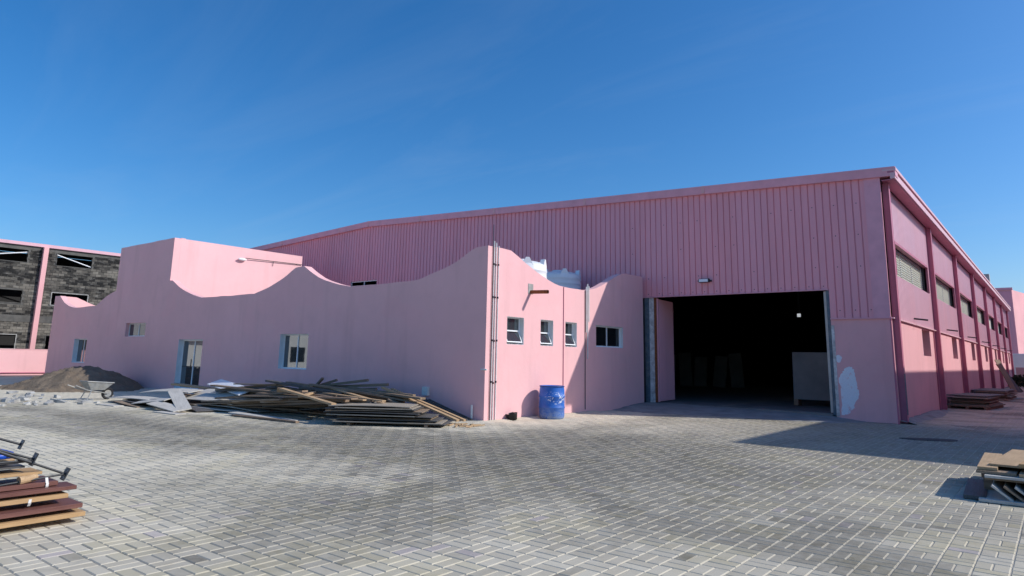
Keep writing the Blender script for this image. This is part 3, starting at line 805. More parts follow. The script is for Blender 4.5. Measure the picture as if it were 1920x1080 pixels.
# doorway: jambs and leaves
mb = MB(); mb.box(-12.085, -11.93, WY0-.02, WY0+.25, .12, DZ-.035); root_build(mb, 'jamb_post', M['bluegrey'], wh)
mb = MB(); mb.box(-11.929, -11.74, WY0+.03, WY0+.26, .12, DZ-.035); root_build(mb, 'concrete_jamb', M['jamb'], wh)
mb = MB(); mb.box(-11.739, -11.66, WY0+.045, WY0+.10, .14, DZ-.035); root_build(mb, 'angle_iron', M['rust'], wh)
def leaf(p0, p1, z0, z1, flip=1):
    d = Vector((p1[0]-p0[0], p1[1]-p0[1], 0)); L = d.length; d.normalize(); nn = Vector((-d.y, d.x, 0))*flip
    g = lambda u, w_, z: tuple(Vector((p0[0], p0[1], z))+d*u-nn*w_*.8)
    mb = MB(); vs = []; u = 0; us = []
    while u < L:
        us += [(u, 0), (u+.055, 0), (u+.07, -.03), (u+.095, -.03)]; u += .11
    us = [(min(x, L), w_) for x, w_ in us]
    for x, w_ in us: vs += [g(x, w_, z0), g(x, w_, z1)]
    mb.add(vs, [(2*i, 2*i+2, 2*i+3, 2*i+1) for i in range(len(us)-1)])
    mb.box(0, L, .02, .06, z0, z1, f=g)
    o = mb.build('door_leaf', M['clad'], None); P(o, wh); return o
leaf((-11.62, WY0+.16), (-11.80, WY0+1.75), .22, DZ-.08, -1)
mb = MB(); mb.box(-11.66, -11.60, WY0+.10, WY0+.155, .2, DZ-.06); root_build(mb, 'door_edge', M['trim'], wh)
leaf((-5.68, WY0+.16), (-5.80, WY0+2.6), .22, DZ-.08, 1)
mb = MB(); mb.box(-5.74, -5.665, WY0+.06, WY0+.13, .2, DZ-.06); root_build(mb, 'door_edge', M['palewood'], wh)
mb = MB(); mb.box(-5.66, DX1+.0, WY0+.02, WY0+.26, .13, DZ-.035); root_build(mb, 'jamb_post', M['bluegrey'], wh)
mb = MB(); mb.box(DX1+.001, DX1+.09, WY0-.012, WY0-.001, .1, 2.9); root_build(mb, 'jamb_mortar', M['jamb'], wh)
# unpainted primer patch right of the door
def patch(pts, name):
    mb = MB(); n = len(pts); vs = [(x, WY0-.004, z) for x, z in pts]+[(x, WY0+.002, z) for x, z in pts]
    mb.add(vs, [tuple(range(n))]+[(i, n+i, n+(i+1) % n, (i+1) % n) for i in range(n)]); return root_build(mb, name, M['patch'], wh)
oc = [(-5.42, .15), (-5.40, .75), (-5.44, 1.28), (-5.34, 1.42), (-5.27, 1.55), (-5.12, 1.64), (-4.98, 1.55), (-4.95, 1.3), (-4.93, 1.05), (-4.89, .85), (-4.92, .66), (-5.02, .52), (-5.06, .36), (-5.16, .26), (-5.26, .17)]
jag = []
for (a, b), (c, d) in zip(oc, oc[1:]+oc[:1]):
    jag.append((a, b)); 
    for t in (.25, .5, .75): jag.append((a+(c-a)*t+random.uniform(-.028, .028), b+(d-b)*t+random.uniform(-.022, .022)))
patch(jag, 'primer_patch')
patch([(-5.405+.09*math.cos(a)*(1+.2*math.sin(3*a)), 1.86+.12*math.sin(a)) for a in [i*math.pi/9 for i in range(18)]], 'primer_patch')
tag(wh, 'large pink metal-clad warehouse with an open doorway and a sloping gable', 'warehouse')

# floodlight over the door
fl = empty('floodlight', (-9.66, WY0, 4.53))
mb = MB(); mb.box(-.19, .19, -.20, -.07, -.06, .07); mb.build('housing', M['dark_metal'], fl, bevel=.01)
mb = MB(); mb.box(-.165, .165, -.206, -.199, -.045, .055); mb.build('lens', M['white'], fl)
mb = MB(); mb.box(.21, .235, -.16, -.03, -.02, .02); mb.box(-.235, -.21, -.16, -.03, -.02, .02); mb.box(-.235, .235, -.036, -.001, -.03, .03); mb.build('bracket', M['dark_metal'], fl)
tag(fl, 'small black floodlight on the cladding above the warehouse doorway', 'floodlight')

# inside the doorway
sl_ = empty('stone_slab', (-7.0, 26.4, .18))
mb = MB(); mb.box(-.75, .9, -.03, .03, .22, 1.92); mb.build('slab', M['slab'], sl_)
mb = MB(); mb.box(-.7, -.55, -.3, .3, 0, .22); mb.box(.6, .75, -.3, .3, 0, .22); mb.build('bearer', M['brownwood'], sl_)
sl_.rotation_euler = (R(-3), 0, R(4))
tag(sl_, 'pale upright slab standing just inside the right of the doorway', 'slab')
for i, (x, t) in enumerate(((-19.3, 3), (-18.2, -4), (-17.4, 2), (-16.3, 6), (-15.2, -5))):
    mb = MB(); mb.box(-.38, .38, -.03, .03, 0, 1.9+.15*math.sin(i*2)); o = mb.build('stone_slab', M['slab']); o.location = (x, 40+.2*i, .18); o.rotation_euler = (R(-5), R(t), R(8))
    tag(o, 'dim pale slab leaning in the row deep inside the dark warehouse', 'slab', 'slabs deep inside the warehouse')
mb = MB(); mb.box(-.09, .09, -.03, .03, -.09, .09)
def glow(name, c, e):
    t = NT(name); t.col(c); t.b.inputs['Emission Color'].default_value = (*c, 1); t.b.inputs['Emission Strength'].default_value = e; return t.mat
o = mb.build('bright_opening_glow', glow('opening_glow', (.9, .95, 1), .5)); o.location = (-11.26, 40, 4.36)  # glowing box added to stand for a small bright opening far inside
mb = MB(); mb.box(-.06, .06, .031, .16, -.06, 3.5); o2 = mb.build('hanger', M['dark_metal'], o)
tag(o, 'tiny square glow standing in for a bright opening above the slabs inside', 'light')

# ------------------------------------------------------------------ neighbouring warehouse across the alley (casts the yard shadow)
nb = empty('neighbour_warehouse', (3.75, 20.4, 0))
NX0, NX1, NY0, NY1 = 3.75, 38, 20.4, 92
mb = MB(); mb.box(NX0+.3, NX1, NY0+.1, NY1, 0, 7.3); root_build(mb, 'wall', M['clad'], nb)
mb = MB(); xm = (NX0+NX1)/2
for a, b, za, zb_ in ((NX0, xm, 7.75, 8.45), (xm, NX1, 8.45, 7.75)):
    mb.hexa([(a, NY0, za-.4), (b, NY0, zb_-.4), (b, NY1, zb_-.4), (a, NY1, za-.4), (a, NY0, za), (b, NY0, zb_), (b, NY1, zb_), (a, NY1, za)])
root_build(mb, 'roof', M['trim'], nb)
tag(nb, 'pink neighbouring warehouse across the alley whose shadow crosses the yard', 'warehouse')

# far pink building at the alley's end
fb = empty('far_warehouse', (-4, 110, 0))
mb = MB(); d = Vector((.205, 1, 0)).normalized()*45; b0 = Vector((-4.05, 110, 0)); l0 = Vector((-34, 110, 0))
up = Vector((0, 0, 11.75)); mb.hexa([l0, b0, b0+d, l0+d, l0+up, b0+up, b0+d+up*.97, l0+d+up])
root_build(mb, 'wall', M['wh_plaster'], fb)
for i in range(26):
    x = -4.2-i*.3
    mb = MB(); mb.box(x-.03, x+.03, 109.93, 109.999, 3.4, 11.6)
    if i < 10: root_build(mb, 'cladding_rib', M['clad'], fb)
mb = MB(); mb.box(-12, -4.06, 109.95, 109.998, 3.4, 11.55); root_build(mb, 'cladding_sheet', M['clad'], fb)
mb = MB(); mb.box(-34.2, -3.95, 109.85, 110.6, 11.76, 12.05); root_build(mb, 'fascia', M['trim'], fb)
mb = MB(); mb.box(-7.5, -6.35, 111, 112.2, 12.06, 14.1); root_build(mb, 'roof_vent', M['concrete'], fb)
tag(fb, 'tall pink warehouse far behind the end of the alley', 'warehouse')
mb = MB(); mb.box(-3.75, 8, 91, 91.3, 0, 1.72); tag(mb.build('boundary_wall', M['wh_plaster']), 'low pink wall closing off the far end of the alley', 'wall')
tk = empty('parked_truck', (-3.2, 96, 0))
mb = MB(); mb.box(-1.1, 1.4, 0, 6, .9, 3.25); mb.build('cargo_box', M['tank'], tk, bevel=.05)
mb = MB(); mb.box(-1.0, 1.3, 6.1, 7.9, .7, 2.7); mb.build('cab', M['white'], tk, bevel=.1)
for sx in (-.95, 1.05):
    for sy in (.9, 5.0):
        mb = MB(); mb.tube((sx, sy, .45), (sx+.25, sy, .45), .45, 18); mb.build('wheel', M['black'], tk)
tag(tk, 'white box truck standing beyond the low wall at the alley end', 'truck')
for i, (x, y, r) in enumerate(((-3.0, 78.5, 1.0), (-1.6, 80, .95), (-.4, 79, 1.05))):
    sh = empty('shrub', (x, y, 0)); mb = MB()
    for _ in range(700):
        v = Vector((random.gauss(0, 1), random.gauss(0, 1), random.gauss(0, 1))).normalized()*r*random.uniform(.5, 1)
        v.z = abs(v.z)*1.05+.05; a = Vector((random.gauss(0, 1), random.gauss(0, 1), random.gauss(0, 1))).normalized()*.11; b = a.orthogonal()*.6
        mb.quad(v-a, v-b, v+a, v+b)
    mb.build('foliage', M['plant'], sh)
    mb = MB()
    for _ in range(5): mb.tube((0, 0, 0), (random.uniform(-.4, .4), random.uniform(-.4, .4), r*.7), .03, 5, .01)
    mb.build('stem', M['brownwood'], sh)
    tag(sh, ['dark shrub nearest the warehouse wall at the alley end', 'dark shrub in the middle of the row at the alley end', 'dark shrub farthest right at the alley end'][i], 'shrub', 'shrubs at the alley end')

# ------------------------------------------------------------------ low boundary wall and unfinished block building on the left
lw = empty('boundary_wall', (-50.1, 10, 0))
mb = MB(); mb.box(-50.35, -50.1, 8.5, 40, 0, 1.56); root_build(mb, 'wall', M['office'], lw)
mb = MB(); mb.box(-50.37, -50.08, 8.5, 40, 1.562, 1.60); root_build(mb, 'coping', M['office'], lw)
mb = MB(); mb.tube((-50.05, 8.5, .16), (-50.05, 40, .16), .04, 8); root_build(mb, 'pipe', M['rose'], lw)
tag(lw, 'low pink boundary wall beyond the left end of the office', 'wall')
BXP = -60.0
ub = empty('block_building', (BXP, 18, 0))
wins = []
for zz in ((8.0, 8.92), (4.95, 5.87), (1.6, 2.6)):
    for yc in (9.1, 15.2, 19.6, 25.6): wins.append((yc-1.24, yc+1.24, zz[0], zz[1]))
BW, BH = .40, .20
blk = MB(); tones = []
def inw(y, z): return any(a-.08 < y < b+.08 and c-.06 < z < d+.08 for a, b, c, d in wins)
for r_ in range(int(9.2/BH)):
    off = (r_ % 2)*BW/2; zc = r_*BH+BH/2
    for c_ in range(int(34/BW)):
        yc = 2+c_*BW+off
        if inw(yc, zc): continue
        if 6.35 < zc < 6.85 and False: continue
        pr = random.uniform(0, .022); hw = BW/2-random.uniform(.008, .016); hh = BH/2-random.uniform(.008, .014)
        yj = random.uniform(-.006, .006)
        blk.add([(BXP+pr, yc-hw+yj, zc-hh), (BXP+pr, yc+hw+yj, zc-hh), (BXP+pr, yc+hw+yj, zc+hh), (BXP+pr, yc-hw+yj, zc+hh),
                 (BXP-.05, yc-hw, zc-hh), (BXP-.05, yc+hw, zc-hh), (BXP-.05, yc+hw, zc+hh), (BXP-.05, yc-hw, zc+hh)],
                [(0, 1, 2, 3), (0, 4, 5, 1), (1, 5, 6, 2), (2, 6, 7, 3), (3, 7, 4, 0)])
        t = fbm(np.array([yc*.35+3]), np.array([zc*2.2]), 1.3)[0]*.9+random.random()*.35-.1
        tones += [t]*5
def block_mat():
    t = NT('charred_concrete_block'); a = t.n.new('ShaderNodeAttribute'); a.attribute_name = 'tone'
    p = t.pos(); n = t.noise(t.map(p, (1, 1, 2.2)), .9, 6, .7, .6); n2 = t.noise(t.map(p, (1, 1.0, 5)), 1.6, 4, .6)
    f = t.math('ADD', t.math('MULTIPLY', a.outputs['Fac'], .62), t.math('MULTIPLY', n, .6))
    c = t.ramp(f, .48, .92, (.022, .021, .020, 1), (.27, .245, .205, 1))
    c = t.mix(t.math('MULTIPLY', t.ramp(n2, .55, .7), .4), c, (.33, .32, .29))
    t.col(c); t.rough(.9, .2); t.bump(t.noise(p, 25, 4), .5, .02); return t.mat
o = blk.build('concrete_blocks', block_mat(), None); P(o, ub); o['kind'] = 'stuff'
a = o.data.attributes.new('tone', 'FLOAT', 'FACE'); a.data.foreach_set('value', np.array(tones, np.float32))
M['mortar'] = plain('grey_mortar', (.12, .115, .105), .95, .25, 2, .4, 20, dirt=((.06, .06, .06), .7))
mb = MB(); wall(mb, [(2, 9.25), (36, 9.25)], wins, .2, lambda u, w_, z: (BXP-.012-w_, u, z)); root_build(mb, 'wall', M['mortar'], ub)
mb = MB(); mb.box(-84, BXP-4, 2, 36, 0, 9.1); mb.box(BXP-3.99, BXP-.26, 2, 36, 9.12, 9.24); mb.box(BXP-3.99, BXP-.26, 35.8, 36, 0, 9.1); mb.f = [f for f in mb.f]; root_build(mb, 'dark_interior', M['black'], ub)
mb = MB(); mb.box(BXP-.3, BXP+.13, 1.8, 36.2, 9.26, 9.50); root_build(mb, 'roof_edge', M['clad_side'], ub)
for yc in (11.2, 17.5, 23.8, 30):
    mb = MB(); mb.box(BXP+.024, BXP+.34, yc-.16, yc+.16, 0, 9.255); root_build(mb, 'column', M['wh_plaster'], ub)
mb = MB(); mb.box(BXP+.02, BXP+.045, 2, 36, 3.55, 4.05)
root_build(mb, 'ring_beam', M['mortar'], ub)
for i, (a_, b_, c_, d_) in enumerate(wins):
    mb = MB(); g = lambda u, w_, z: (BXP+.03-w_, u, z)
    t = .05
    mb.box(a_-t, b_+t, 0, .2, c_-t, c_, f=g); mb.box(a_-t, b_+t, 0, .2, d_, d_+t, f=g); mb.box(a_-t, a_, 0, .2, c_, d_, f=g); mb.box(b_, b_+t, 0, .2, c_, d_, f=g)
    fr_ = mb.build('window_surround', M['mortar'] if i % 3 else M['concrete'], None); P(fr_, ub)
    if c_ > 7.5:
        mb = MB()
        p0 = (BXP-.1, a_, d_-.1); p1 = (BXP-.1, b_, c_+.12)
        if i % 2: p0, p1 = (BXP-.1, a_, c_+.30), (BXP-.1, b_, d_-.15)
        mb.tube(p0, p1, .045, 6); mb.build('brace', M['tank'], fr_)
tag(ub, 'unfinished grey concrete block building with empty window openings', 'building')

# ------------------------------------------------------------------ things behind the lens that the office glass mirrors
wb_ = empty('white_building', (-47, -9, 0))
mb = MB(); mb.box(-57, -47, -24, 7.2, 0, 8.5); root_build(mb, 'wall', M['fresco'], wb_)
for zz in (1.0, 4.2, 6.6):
    for i in range(9):
        y = -22.6+i*3.1
        mb = MB(); mb.box(-47.02, -46.96, y, y+1.3, zz, zz+1.15); root_build(mb, 'window', M['darkglass'], wb_)
mb = MB(); mb.box(-46.99, -46.2, 2.2, 7.0, 2.75, 3.15); root_build(mb, 'awning', M['red'], wb_)
tag(wb_, 'white three storey building across the yard mirrored in the office windows', 'building')
rl = empty('railing_fence', (-41.5, -8, 0))
mb = MB()
for zz in (.2, .95, 1.75): mb.box(-41.53, -41.47, -20, -1.0, zz, zz+.06)
root_build(mb, 'rail', M['dark_metal'], rl)
for i in range(60):
    if i == 0:
        mb = MB(); mb.box(-.02, .02, -.02, .02, 0, 1.9); br = mb.build('bar', M['dark_metal'], None); br.location = (-41.5, -19.9, 0); P(br, rl)
    else:
        c = copyobj(br, rl); c.matrix_parent_inverse = Matrix.Translation(-rl.location); c.location = (-41.5, -19.9+i*.31, 0)
tag(rl, 'dark metal bar fence mirrored in the office windows', 'fence')

# ------------------------------------------------------------------ sand heap
def heap_fn(X, Y):
    X, Y = np.asarray(X), np.asarray(Y)
    dx, dy = X+33.4, Y-11.75
    e = fbm(X, Y, 1.1)-.5; e2 = fbm(X, Y, .25, 4)-.5; e3 = fbm(X+9, Y, .10, 2)-.5
    d = np.hypot(dx*.34, dy*.40)+e*.35
    h = .98*np.clip(1-d**1.7, -.25, 1)
    h2 = .62*np.clip(1-np.hypot((dx-1.5)*.5, (dy+.2)*.45)-e*.5, -.25, 1)
    h3 = .45*np.clip(1-np.hypot((dx+.9)*.45, (dy+1.3)*.6)-e*.4, -.25, 1)
    return np.maximum.reduce([h, h2, h3])+e2*.26+e3*.08-.07
def heap_mat():
    t = NT('damp_brown_sand'); p = t.pos()
    a = t.noise(p, 1.6, 6, .7, .5); b = t.noise(p, 14, 5, .8)
    c = t.mix(t.ramp(a, .3, .7), (.17, .13, .095), (.27, .215, .16))
    c = t.mix(t.math('MULTIPLY', t.ramp(b, .5, .8), .6), c, (.30, .25, .19))
    t.col(c); t.rough(.95, .1); t.bump(b, 1.0, .06); return t.mat
o = field('sand_heap', -37.5, -28.2, 8.4, 13.96, .085, heap_fn, heap_mat())
tag(o, 'heap of brown building sand against the left of the office front', 'sand heap')

# ------------------------------------------------------------------ wheelbarrow
wbw = empty('wheelbarrow', (-25.7, 9.55, .0), R(96))
mb = MB(); a = [(-.42, -.27, .62), (.46, -.24, .56), (.46, .24, .56), (-.42, .27, .62)]; b = [(-.24, -.17, .34), (.22, -.15, .32), (.22, .15, .32), (-.24, .17, .34)]
mb.add(a+b, [(4, 7, 6, 5), (0, 4, 5, 1), (1, 5, 6, 2), (2, 6, 7, 3), (3, 7, 4, 0)])
tr = mb.build('tray', M['steel'], wbw)
tr.modifiers.new('s', 'SOLIDIFY').thickness = .012
mb = MB()
for p, q_ in zip(a, a[1:]+a[:1]): mb.tube(p, q_, .017, 8)
mb.build('rim', M['steel'], wbw)
for s in (-1, 1):
    mb = MB(); mb.tube((.40, s*.07, .2), (-.35, s*.2, .33), .017, 8); mb.tube((-.35, s*.2, .33), (-.78, s*.27, .50), .017, 8); mb.build('handle', M['steel'], wbw)
    mb = MB(); mb.tube((-.22, s*.19, .33), (-.36, s*.23, .0), .016, 8); mb.tube((-.36, s*.23, .012), (-.20, s*.2, .012), .014, 8); mb.build('leg', M['steel'], wbw)
mb = MB(); mb.lathe([(.12, -.03), (.17, -.04), (.195, -.02), (.2, 0), (.195, .02), (.17, .04), (.12, .03)], 24); wheel = mb.build('wheel', M['black'], wbw); wheel.rotation_euler = (R(90), 0, 0); wheel.location = (.40, 0, .2)
mb = MB(); mb.lathe([(0, -.02), (.125, -.025), (.125, .025), (0, .02)], 18); mb.build('rim_disc', M['steel'], wheel)
tag(wbw, 'grey steel wheelbarrow standing in front of the sand heap', 'wheelbarrow')

# ------------------------------------------------------------------ rubble: loose pavers and broken block
pv = []
for (sx, sy, sz) in ((.2, .1, .07), (.24, .12, .08), (.14, .12, .09), (.1, .08, .06)):
    mb = MB(); mb.box(-sx/2, sx/2, -sy/2, sy/2, 0, sz); v2 = []
    for v in mb.v: v2.append(tuple(c+random.uniform(-.012, .012) for c in v))
    mb.v = v2; o = mb.build('loose_paver', M['concrete'], bevel=.006); pv.append(o.data); bpy.data.objects.remove(o)
n = 0
while n < 58:
    if n < 44: x = random.uniform(-27.0, -23.6); y = 7.4+random.gauss(0, .75)-.09*(x+25)
    else: x = random.uniform(-31, -27); y = random.uniform(7.6, 9)
    if y < .27*abs(x)-.6: continue
    z = .02+max(-.02, float(drift(np.array([x]), np.array([y]))[0]))*.9
    o = bpy.data.objects.new('loose_paver', pv[random.choice([0, 0, 1, 2, 3, 3])]); COL.objects.link(o)
    o.location = (x, y, z-.03); o.rotation_euler = (random.choice([0, 0, .3, 1.57, -.4]), random.uniform(-.25, .25), random.uniform(0, 6.28))
    s = random.uniform(.8, 1.5); o.scale = (s, s, s)
    tag(o, ('loose grey paver scattered on the sand before the wheelbarrow' if x > -25.4 else 'loose grey paver scattered on the sand left of the wheelbarrow' if x > -27 else 'loose grey paver scattered before the foot of the sand heap'), 'paver', 'rubble scattered left of the timber pile'); n += 1

# ------------------------------------------------------------------ timber: boards dropped on a height grid so that each rests on those below
GR = .06; gx0, gy0 = -28, 7; HG = np.zeros((int(18/GR), int(8/GR)))
def hg_samples(c, L, W, ang):
    us = np.linspace(-L/2, L/2, max(3, int(L/GR)+1)); vs = np.linspace(-W/2, W/2, max(2, int(W/GR)+1))
    U, V_ = np.meshgrid(us, vs, indexing='ij')
    X = c[0]+U*math.cos(ang)-V_*math.sin(ang); Y = c[1]+U*math.sin(ang)+V_*math.cos(ang)
    i = np.clip(((X-gx0)/GR).astype(int), 0, HG.shape[0]-1); j = np.clip(((Y-gy0)/GR).astype(int), 0, HG.shape[1]-1)
    return U, i, j
def board_mesh(L, W, T, mat, name, warp=0.0):
    mb = MB(); n = 5; vs = []; fs = []
    for a in range(n+1):
        u = -L/2+L*a/n; dz = warp*math.sin(math.pi*a/n)
        e0 = 0
        vs += [(u, -W/2, dz), (u, W/2, dz), (u, W/2, T+dz), (u, -W/2, T+dz)]
    for a in range(n):
        o = a*4
        for q_ in range(4): fs.append((o+q_, o+(q_+1) % 4, o+4+(q_+1) % 4, o+4+q_))
    fs += [(3, 2, 1, 0), (n*4, n*4+1, n*4+2, n*4+3)]
    mb.add(vs, fs); return mb.build(name, M[mat])
def drop(name, c, L, W, T, deg, mat, label, cat, group=None, warp=0.0, tilt=True, lift=0.0, sup=.80):
    ang = R(deg); U, i, j = hg_samples(c, L, W, ang); H = HG[i, j]
    if tilt:
        # highest support in each half; a line through both, raised until nothing is pierced
        hl, hr = H[U <= -.12*L], H[U >= .12*L]
        il, ir = np.argmax(hl), np.argmax(hr)
        ul, ur = U[U <= -.12*L][il], U[U >= .12*L][ir]
        sl = (np.quantile(hr, .85)-np.quantile(hl, .85))/(.62*L); sl = max(-.10, min(.10, sl))
        z0 = np.quantile(H-sl*U, sup)
    else: sl, z0 = 0, H.max()
    z0 += lift
    top = z0+sl*U+T+.004
    np.maximum.at(HG, (i, j), top)
    o = board_mesh(L, W, T, mat, name, warp)
    o.location = (c[0], c[1], z0+.004); o.rotation_euler = (0, -math.atan(sl), ang)
    return tag(o, label, cat, group)
# ground under the pile follows the sand
def pile_label(x, y, mat):
    look = {'greywood': 'weathered grey plank', 'brownwood': 'weathered brown plank', 'plyface': 'dark film-faced plank'}[mat]
    where = 'pile left, below the glass door' if x < -18.2 else ('pile middle, below the sliding window' if x < -16.2 else 'pile right, behind the plywood stack')
    return look+(' low in front, timber ' if y < 11.7 else ' towards the wall, timber ')+where
GP = 'planks of the long timber pile'
def spread_label(x, y, mat):
    look = {'greywood': 'thin grey board', 'palewood': 'thin pale board', 'plyface': 'thin dark board'}[mat]
    return look+(' near the left tip' if x < -21 else ' near the right end')+(' at the front' if y < 10.6 else ' at the back')+' of the low spread of sheets'
GS = 'boards of the spread left of the pile'
# stack of film-faced plywood by the corner
sa = 34.0; sd = Vector((math.cos(R(sa)), math.sin(R(sa)), 0)); sn = Vector((-math.sin(R(sa)), math.cos(R(sa)), 0))
base = Vector((-12.72, 11.23, 0))+sn*.62
ordn = ['lowest', 'second', 'third', 'fourth', 'fifth', 'sixth', 'seventh', 'eighth', 'ninth', 'tenth', 'topmost']
for i, w_n in enumerate(ordn):
    lb = w_n+(' sheet' if i in (0, 10) else ' sheet up')+(' of' if i in (0, 10) else ' in')+' the plywood stack near the office corner'
    c = base+sd*(-.055*i+random.uniform(-.16, .18)-.02)+sn*random.uniform(-.08, .08)
    drop('plywood_sheet', (c.x, c.y), 2.72-.07*i+random.uniform(-.2, .25), 1.14+random.uniform(-.1, .04), random.choice([.016, .02, .018]), sa+random.uniform(-2.4, 2.4), ['plyface', 'ply_edge', 'plyface', 'greywood'][i % 4] if i < 10 else 'ply_edge', lb, 'plywood', 'plywood stack near the office corner', tilt=False, lift=[.06, .0, .03, .012, .028, .0, .034, .01, .024, .006, .012][i], warp=random.uniform(-.012, .022))
mb = MB(); mb.box(-.55, .55, -.04, .04, 0, .056)
for i, t in enumerate((-1.0, .9)):
    o = mb.build('bearer_timber', M['brownwood']); p = base+sd*t; o.location = (p.x, p.y, .004); o.rotation_euler.z = R(sa+90)
    tag(o, ['timber bearer under the left of the plywood stack', 'timber bearer under the right of the plywood stack'][i], 'bearer')
# left spread of thin sheets
for i in range(34):
    x = random.uniform(-23.6, -18.4); y = 10.45+.10*(x+21)+random.uniform(-1.0, 1.9)
    drop('thin_board', (x, y), random.uniform(1.6, 2.6), random.uniform(.25, .7), .02, 8+random.uniform(-14, 16), (mt_ := random.choice(['plyface', 'palewood', 'greywood', 'greywood', 'plyface', 'plyface'])), spread_label(x, y, mt_), 'board', GS, warp=random.uniform(-.03, .05), sup=.93)
# main pile: three heaps of long planks
for i in range(56):
    x = random.uniform(-19.4, -15.2); y = 11.75+.10*(x+17)+random.gauss(0, .62)
    y = min(y, 13.2)
    drop('plank', (x, y), random.uniform(2.4, 4.2), random.uniform(.10, .24), random.uniform(.03, .06), 9+random.gauss(0, 5), (mt_ := random.choice(['greywood', 'brownwood', 'greywood', 'brownwood', 'greywood', 'plyface'])), pile_label(x, y, mt_), 'plank', GP, warp=random.uniform(-.015, .02))
for i in range(22):
    x = random.uniform(-16.8, -14.6); y = 12.75+.05*(x+15)+random.gauss(0, .32); y = min(y, 13.5)
    drop('plank', (x, y), random.uniform(2.2, 3.8), random.uniform(.08, .2), random.uniform(.03, .06), 10+random.gauss(0, 7), (mt_ := random.choice(['greywood', 'brownwood', 'greywood', 'brownwood'])), pile_label(x, y, mt_), 'plank', GP, warp=random.uniform(-.01, .02))
# pale and distinctive pieces of the spread
drop('plywood_sheet', (-19.9, 12.4), 2.4, .8, .02, 5, 'greywood', 'grey sheet at the foot of the glass door', 'plywood')
for i, (x, y, dg) in enumerate(((-15.2, 11.4, 2), (-14.7, 11.7, -2), (-14.9, 12.0, -6))):
    drop('plank', (x, y), 2.6, .12, .03, dg, 'tanwood', ['front pale tan lath on the pile behind the plywood stack', 'middle pale tan lath on the pile behind the plywood stack', 'rear pale tan lath on the pile behind the plywood stack'][i], 'plank')
drop('plank', (-16.0, 11.2), 1.2, .1, .05, -52, 'tanwood', 'short tan-ended plank leaning forward across the middle of the pile', 'plank')
drop('plank', (-17.6, 10.75), 3.6, .2, .05, 8, 'brownwood', 'long reddish brown plank along the front face of the pile', 'plank')
drop('plank', (-15.4, 10.75), 2.6, .14, .05, -4, 'tanwood', 'tan-edged plank at the foot of the pile beside the plywood stack', 'plank')
drop('block_offcut', (-17.0, 11.1), .32, .14, .12, 30, 'orange', 'yellow timber offcut tucked into the pile', 'offcut')
# low sheets lying in front of the pile on the sand
for i, (x, y, L, dg, lb) in enumerate(((-16.5, 10.25, 2.4, 10, 'thin white-edged sheet lying flat in front of the pile'), (-22.9, 8.95, 1.1, 5, 'small pale offcut alone on the paving left of the spread'), (-19.2, 9.05, 1.2, 3, 'pale thin offcut at the front edge of the spread'))):
    drop('thin_board', (x, y), L, .3, .02, dg, 'palewood', lb, 'board')
# long laths leaning from the pile down past the stack
def bar(name, a, b, wid, th, mat, label, cat, group=None, roll=0, warp=0):
    a, b = Vector(a), Vector(b); d = b-a; o = board_mesh(d.length, wid, th, mat, name, warp)
    d.normalize(); o.location = (a+b)/2
    o.rotation_mode = 'QUATERNION'
    from mathutils import Quaternion, Euler
    o.rotation_quaternion = Euler((0, -math.asin(d.z), math.atan2(d.y, d.x))).to_quaternion() @ Quaternion((1, 0, 0), R(roll)); return tag(o, label, cat, group)
bar('square_timber', (-18.2, 12.45, .60), (-15.69, 13.0, .93), .085, .07, 'greywood', 'upper grey square timber poking right from the pile top', 'timber')
bar('square_timber', (-18.0, 12.65, .62), (-15.05, 13.2, .82), .10, .08, 'greywood', 'middle grey square timber poking right from the pile top', 'timber')
bar('square_timber', (-18.1, 12.5, .56), (-15.3, 13.0, .70), .09, .07, 'brownwood', 'lower grey square timber poking right from the pile top', 'timber')
bar('plank', (-17.6, 12.45, .55), (-17.13, 12.5, .96), .09, .05, 'brownwood', 'short dark stick poking up steeply from the pile top', 'plank')
bar('plank', (-17.7, 12.5, .64), (-16.86, 12.8, .90), .08, .06, 'brownwood', 'short dark square timber rising beside the stick on the pile top', 'plank')
bar('plywood_sheet', (-21.3, 10.75, .36), (-18.6, 10.95, .34), .95, .02, 'palewood', 'broad bleached plywood sheet under the crossing white board', 'plywood', roll=17, warp=.04)
bar('plywood_sheet', (-23.6, 10.3, .34), (-20.9, 10.6, .46), .5, .02, 'palewood', 'bleached strip of plywood at the left of the spread', 'plywood', roll=8, warp=.05)
bar('plywood_sheet', (-24.4, 9.7, .14), (-21.9, 9.9, .20), .55, .02, 'palewood', 'long low pale sheet forming the left tip of the spread', 'plywood', roll=4, warp=.03)
bar('plywood_sheet', (-22.3, 9.55, .12), (-20.6, 9.75, .30), .5, .02, 'palewood', 'pale sheet propped up beneath the diagonal board', 'plywood', roll=14)
bar('plywood_sheet', (-20.9, 9.35, .18), (-19.2, 9.35, .06), .38, .02, 'palewood', 'small pale sheet on the ground before the diagonal board', 'plywood', roll=10)
bar('plank', (-21.35, 10.15, .47), (-19.15, 9.45, .06), .36, .03, 'palewood', 'wide bleached board lying diagonally across the spread of sheets', 'plank', roll=12)
bar('plank', (-22.0, 11.75, .68), (-18.7, 11.0, .52), .46, .035, 'white', 'long white-painted board sloping on top of the pile by the glass door', 'plank', roll=20)
bar('plank', (-24.3, 11.5, .52), (-21.6, 11.8, .44), .2, .05, 'tanwood', 'pinkish tan plank end sticking out left below the door', 'plank', roll=6)
bar('plank', (-22.9, 11.0, .40), (-19.6, 11.2, .42), .24, .03, 'greywood', 'grey plank along the back of the spread of sheets', 'plank', roll=12)
bar('plank', (-14.75, 12.75, .78), (-12.15, 13.05, .06), .13, .05, 'tanwood', 'long sunlit tan plank sloping down to the right of the plywood stack', 'plank')
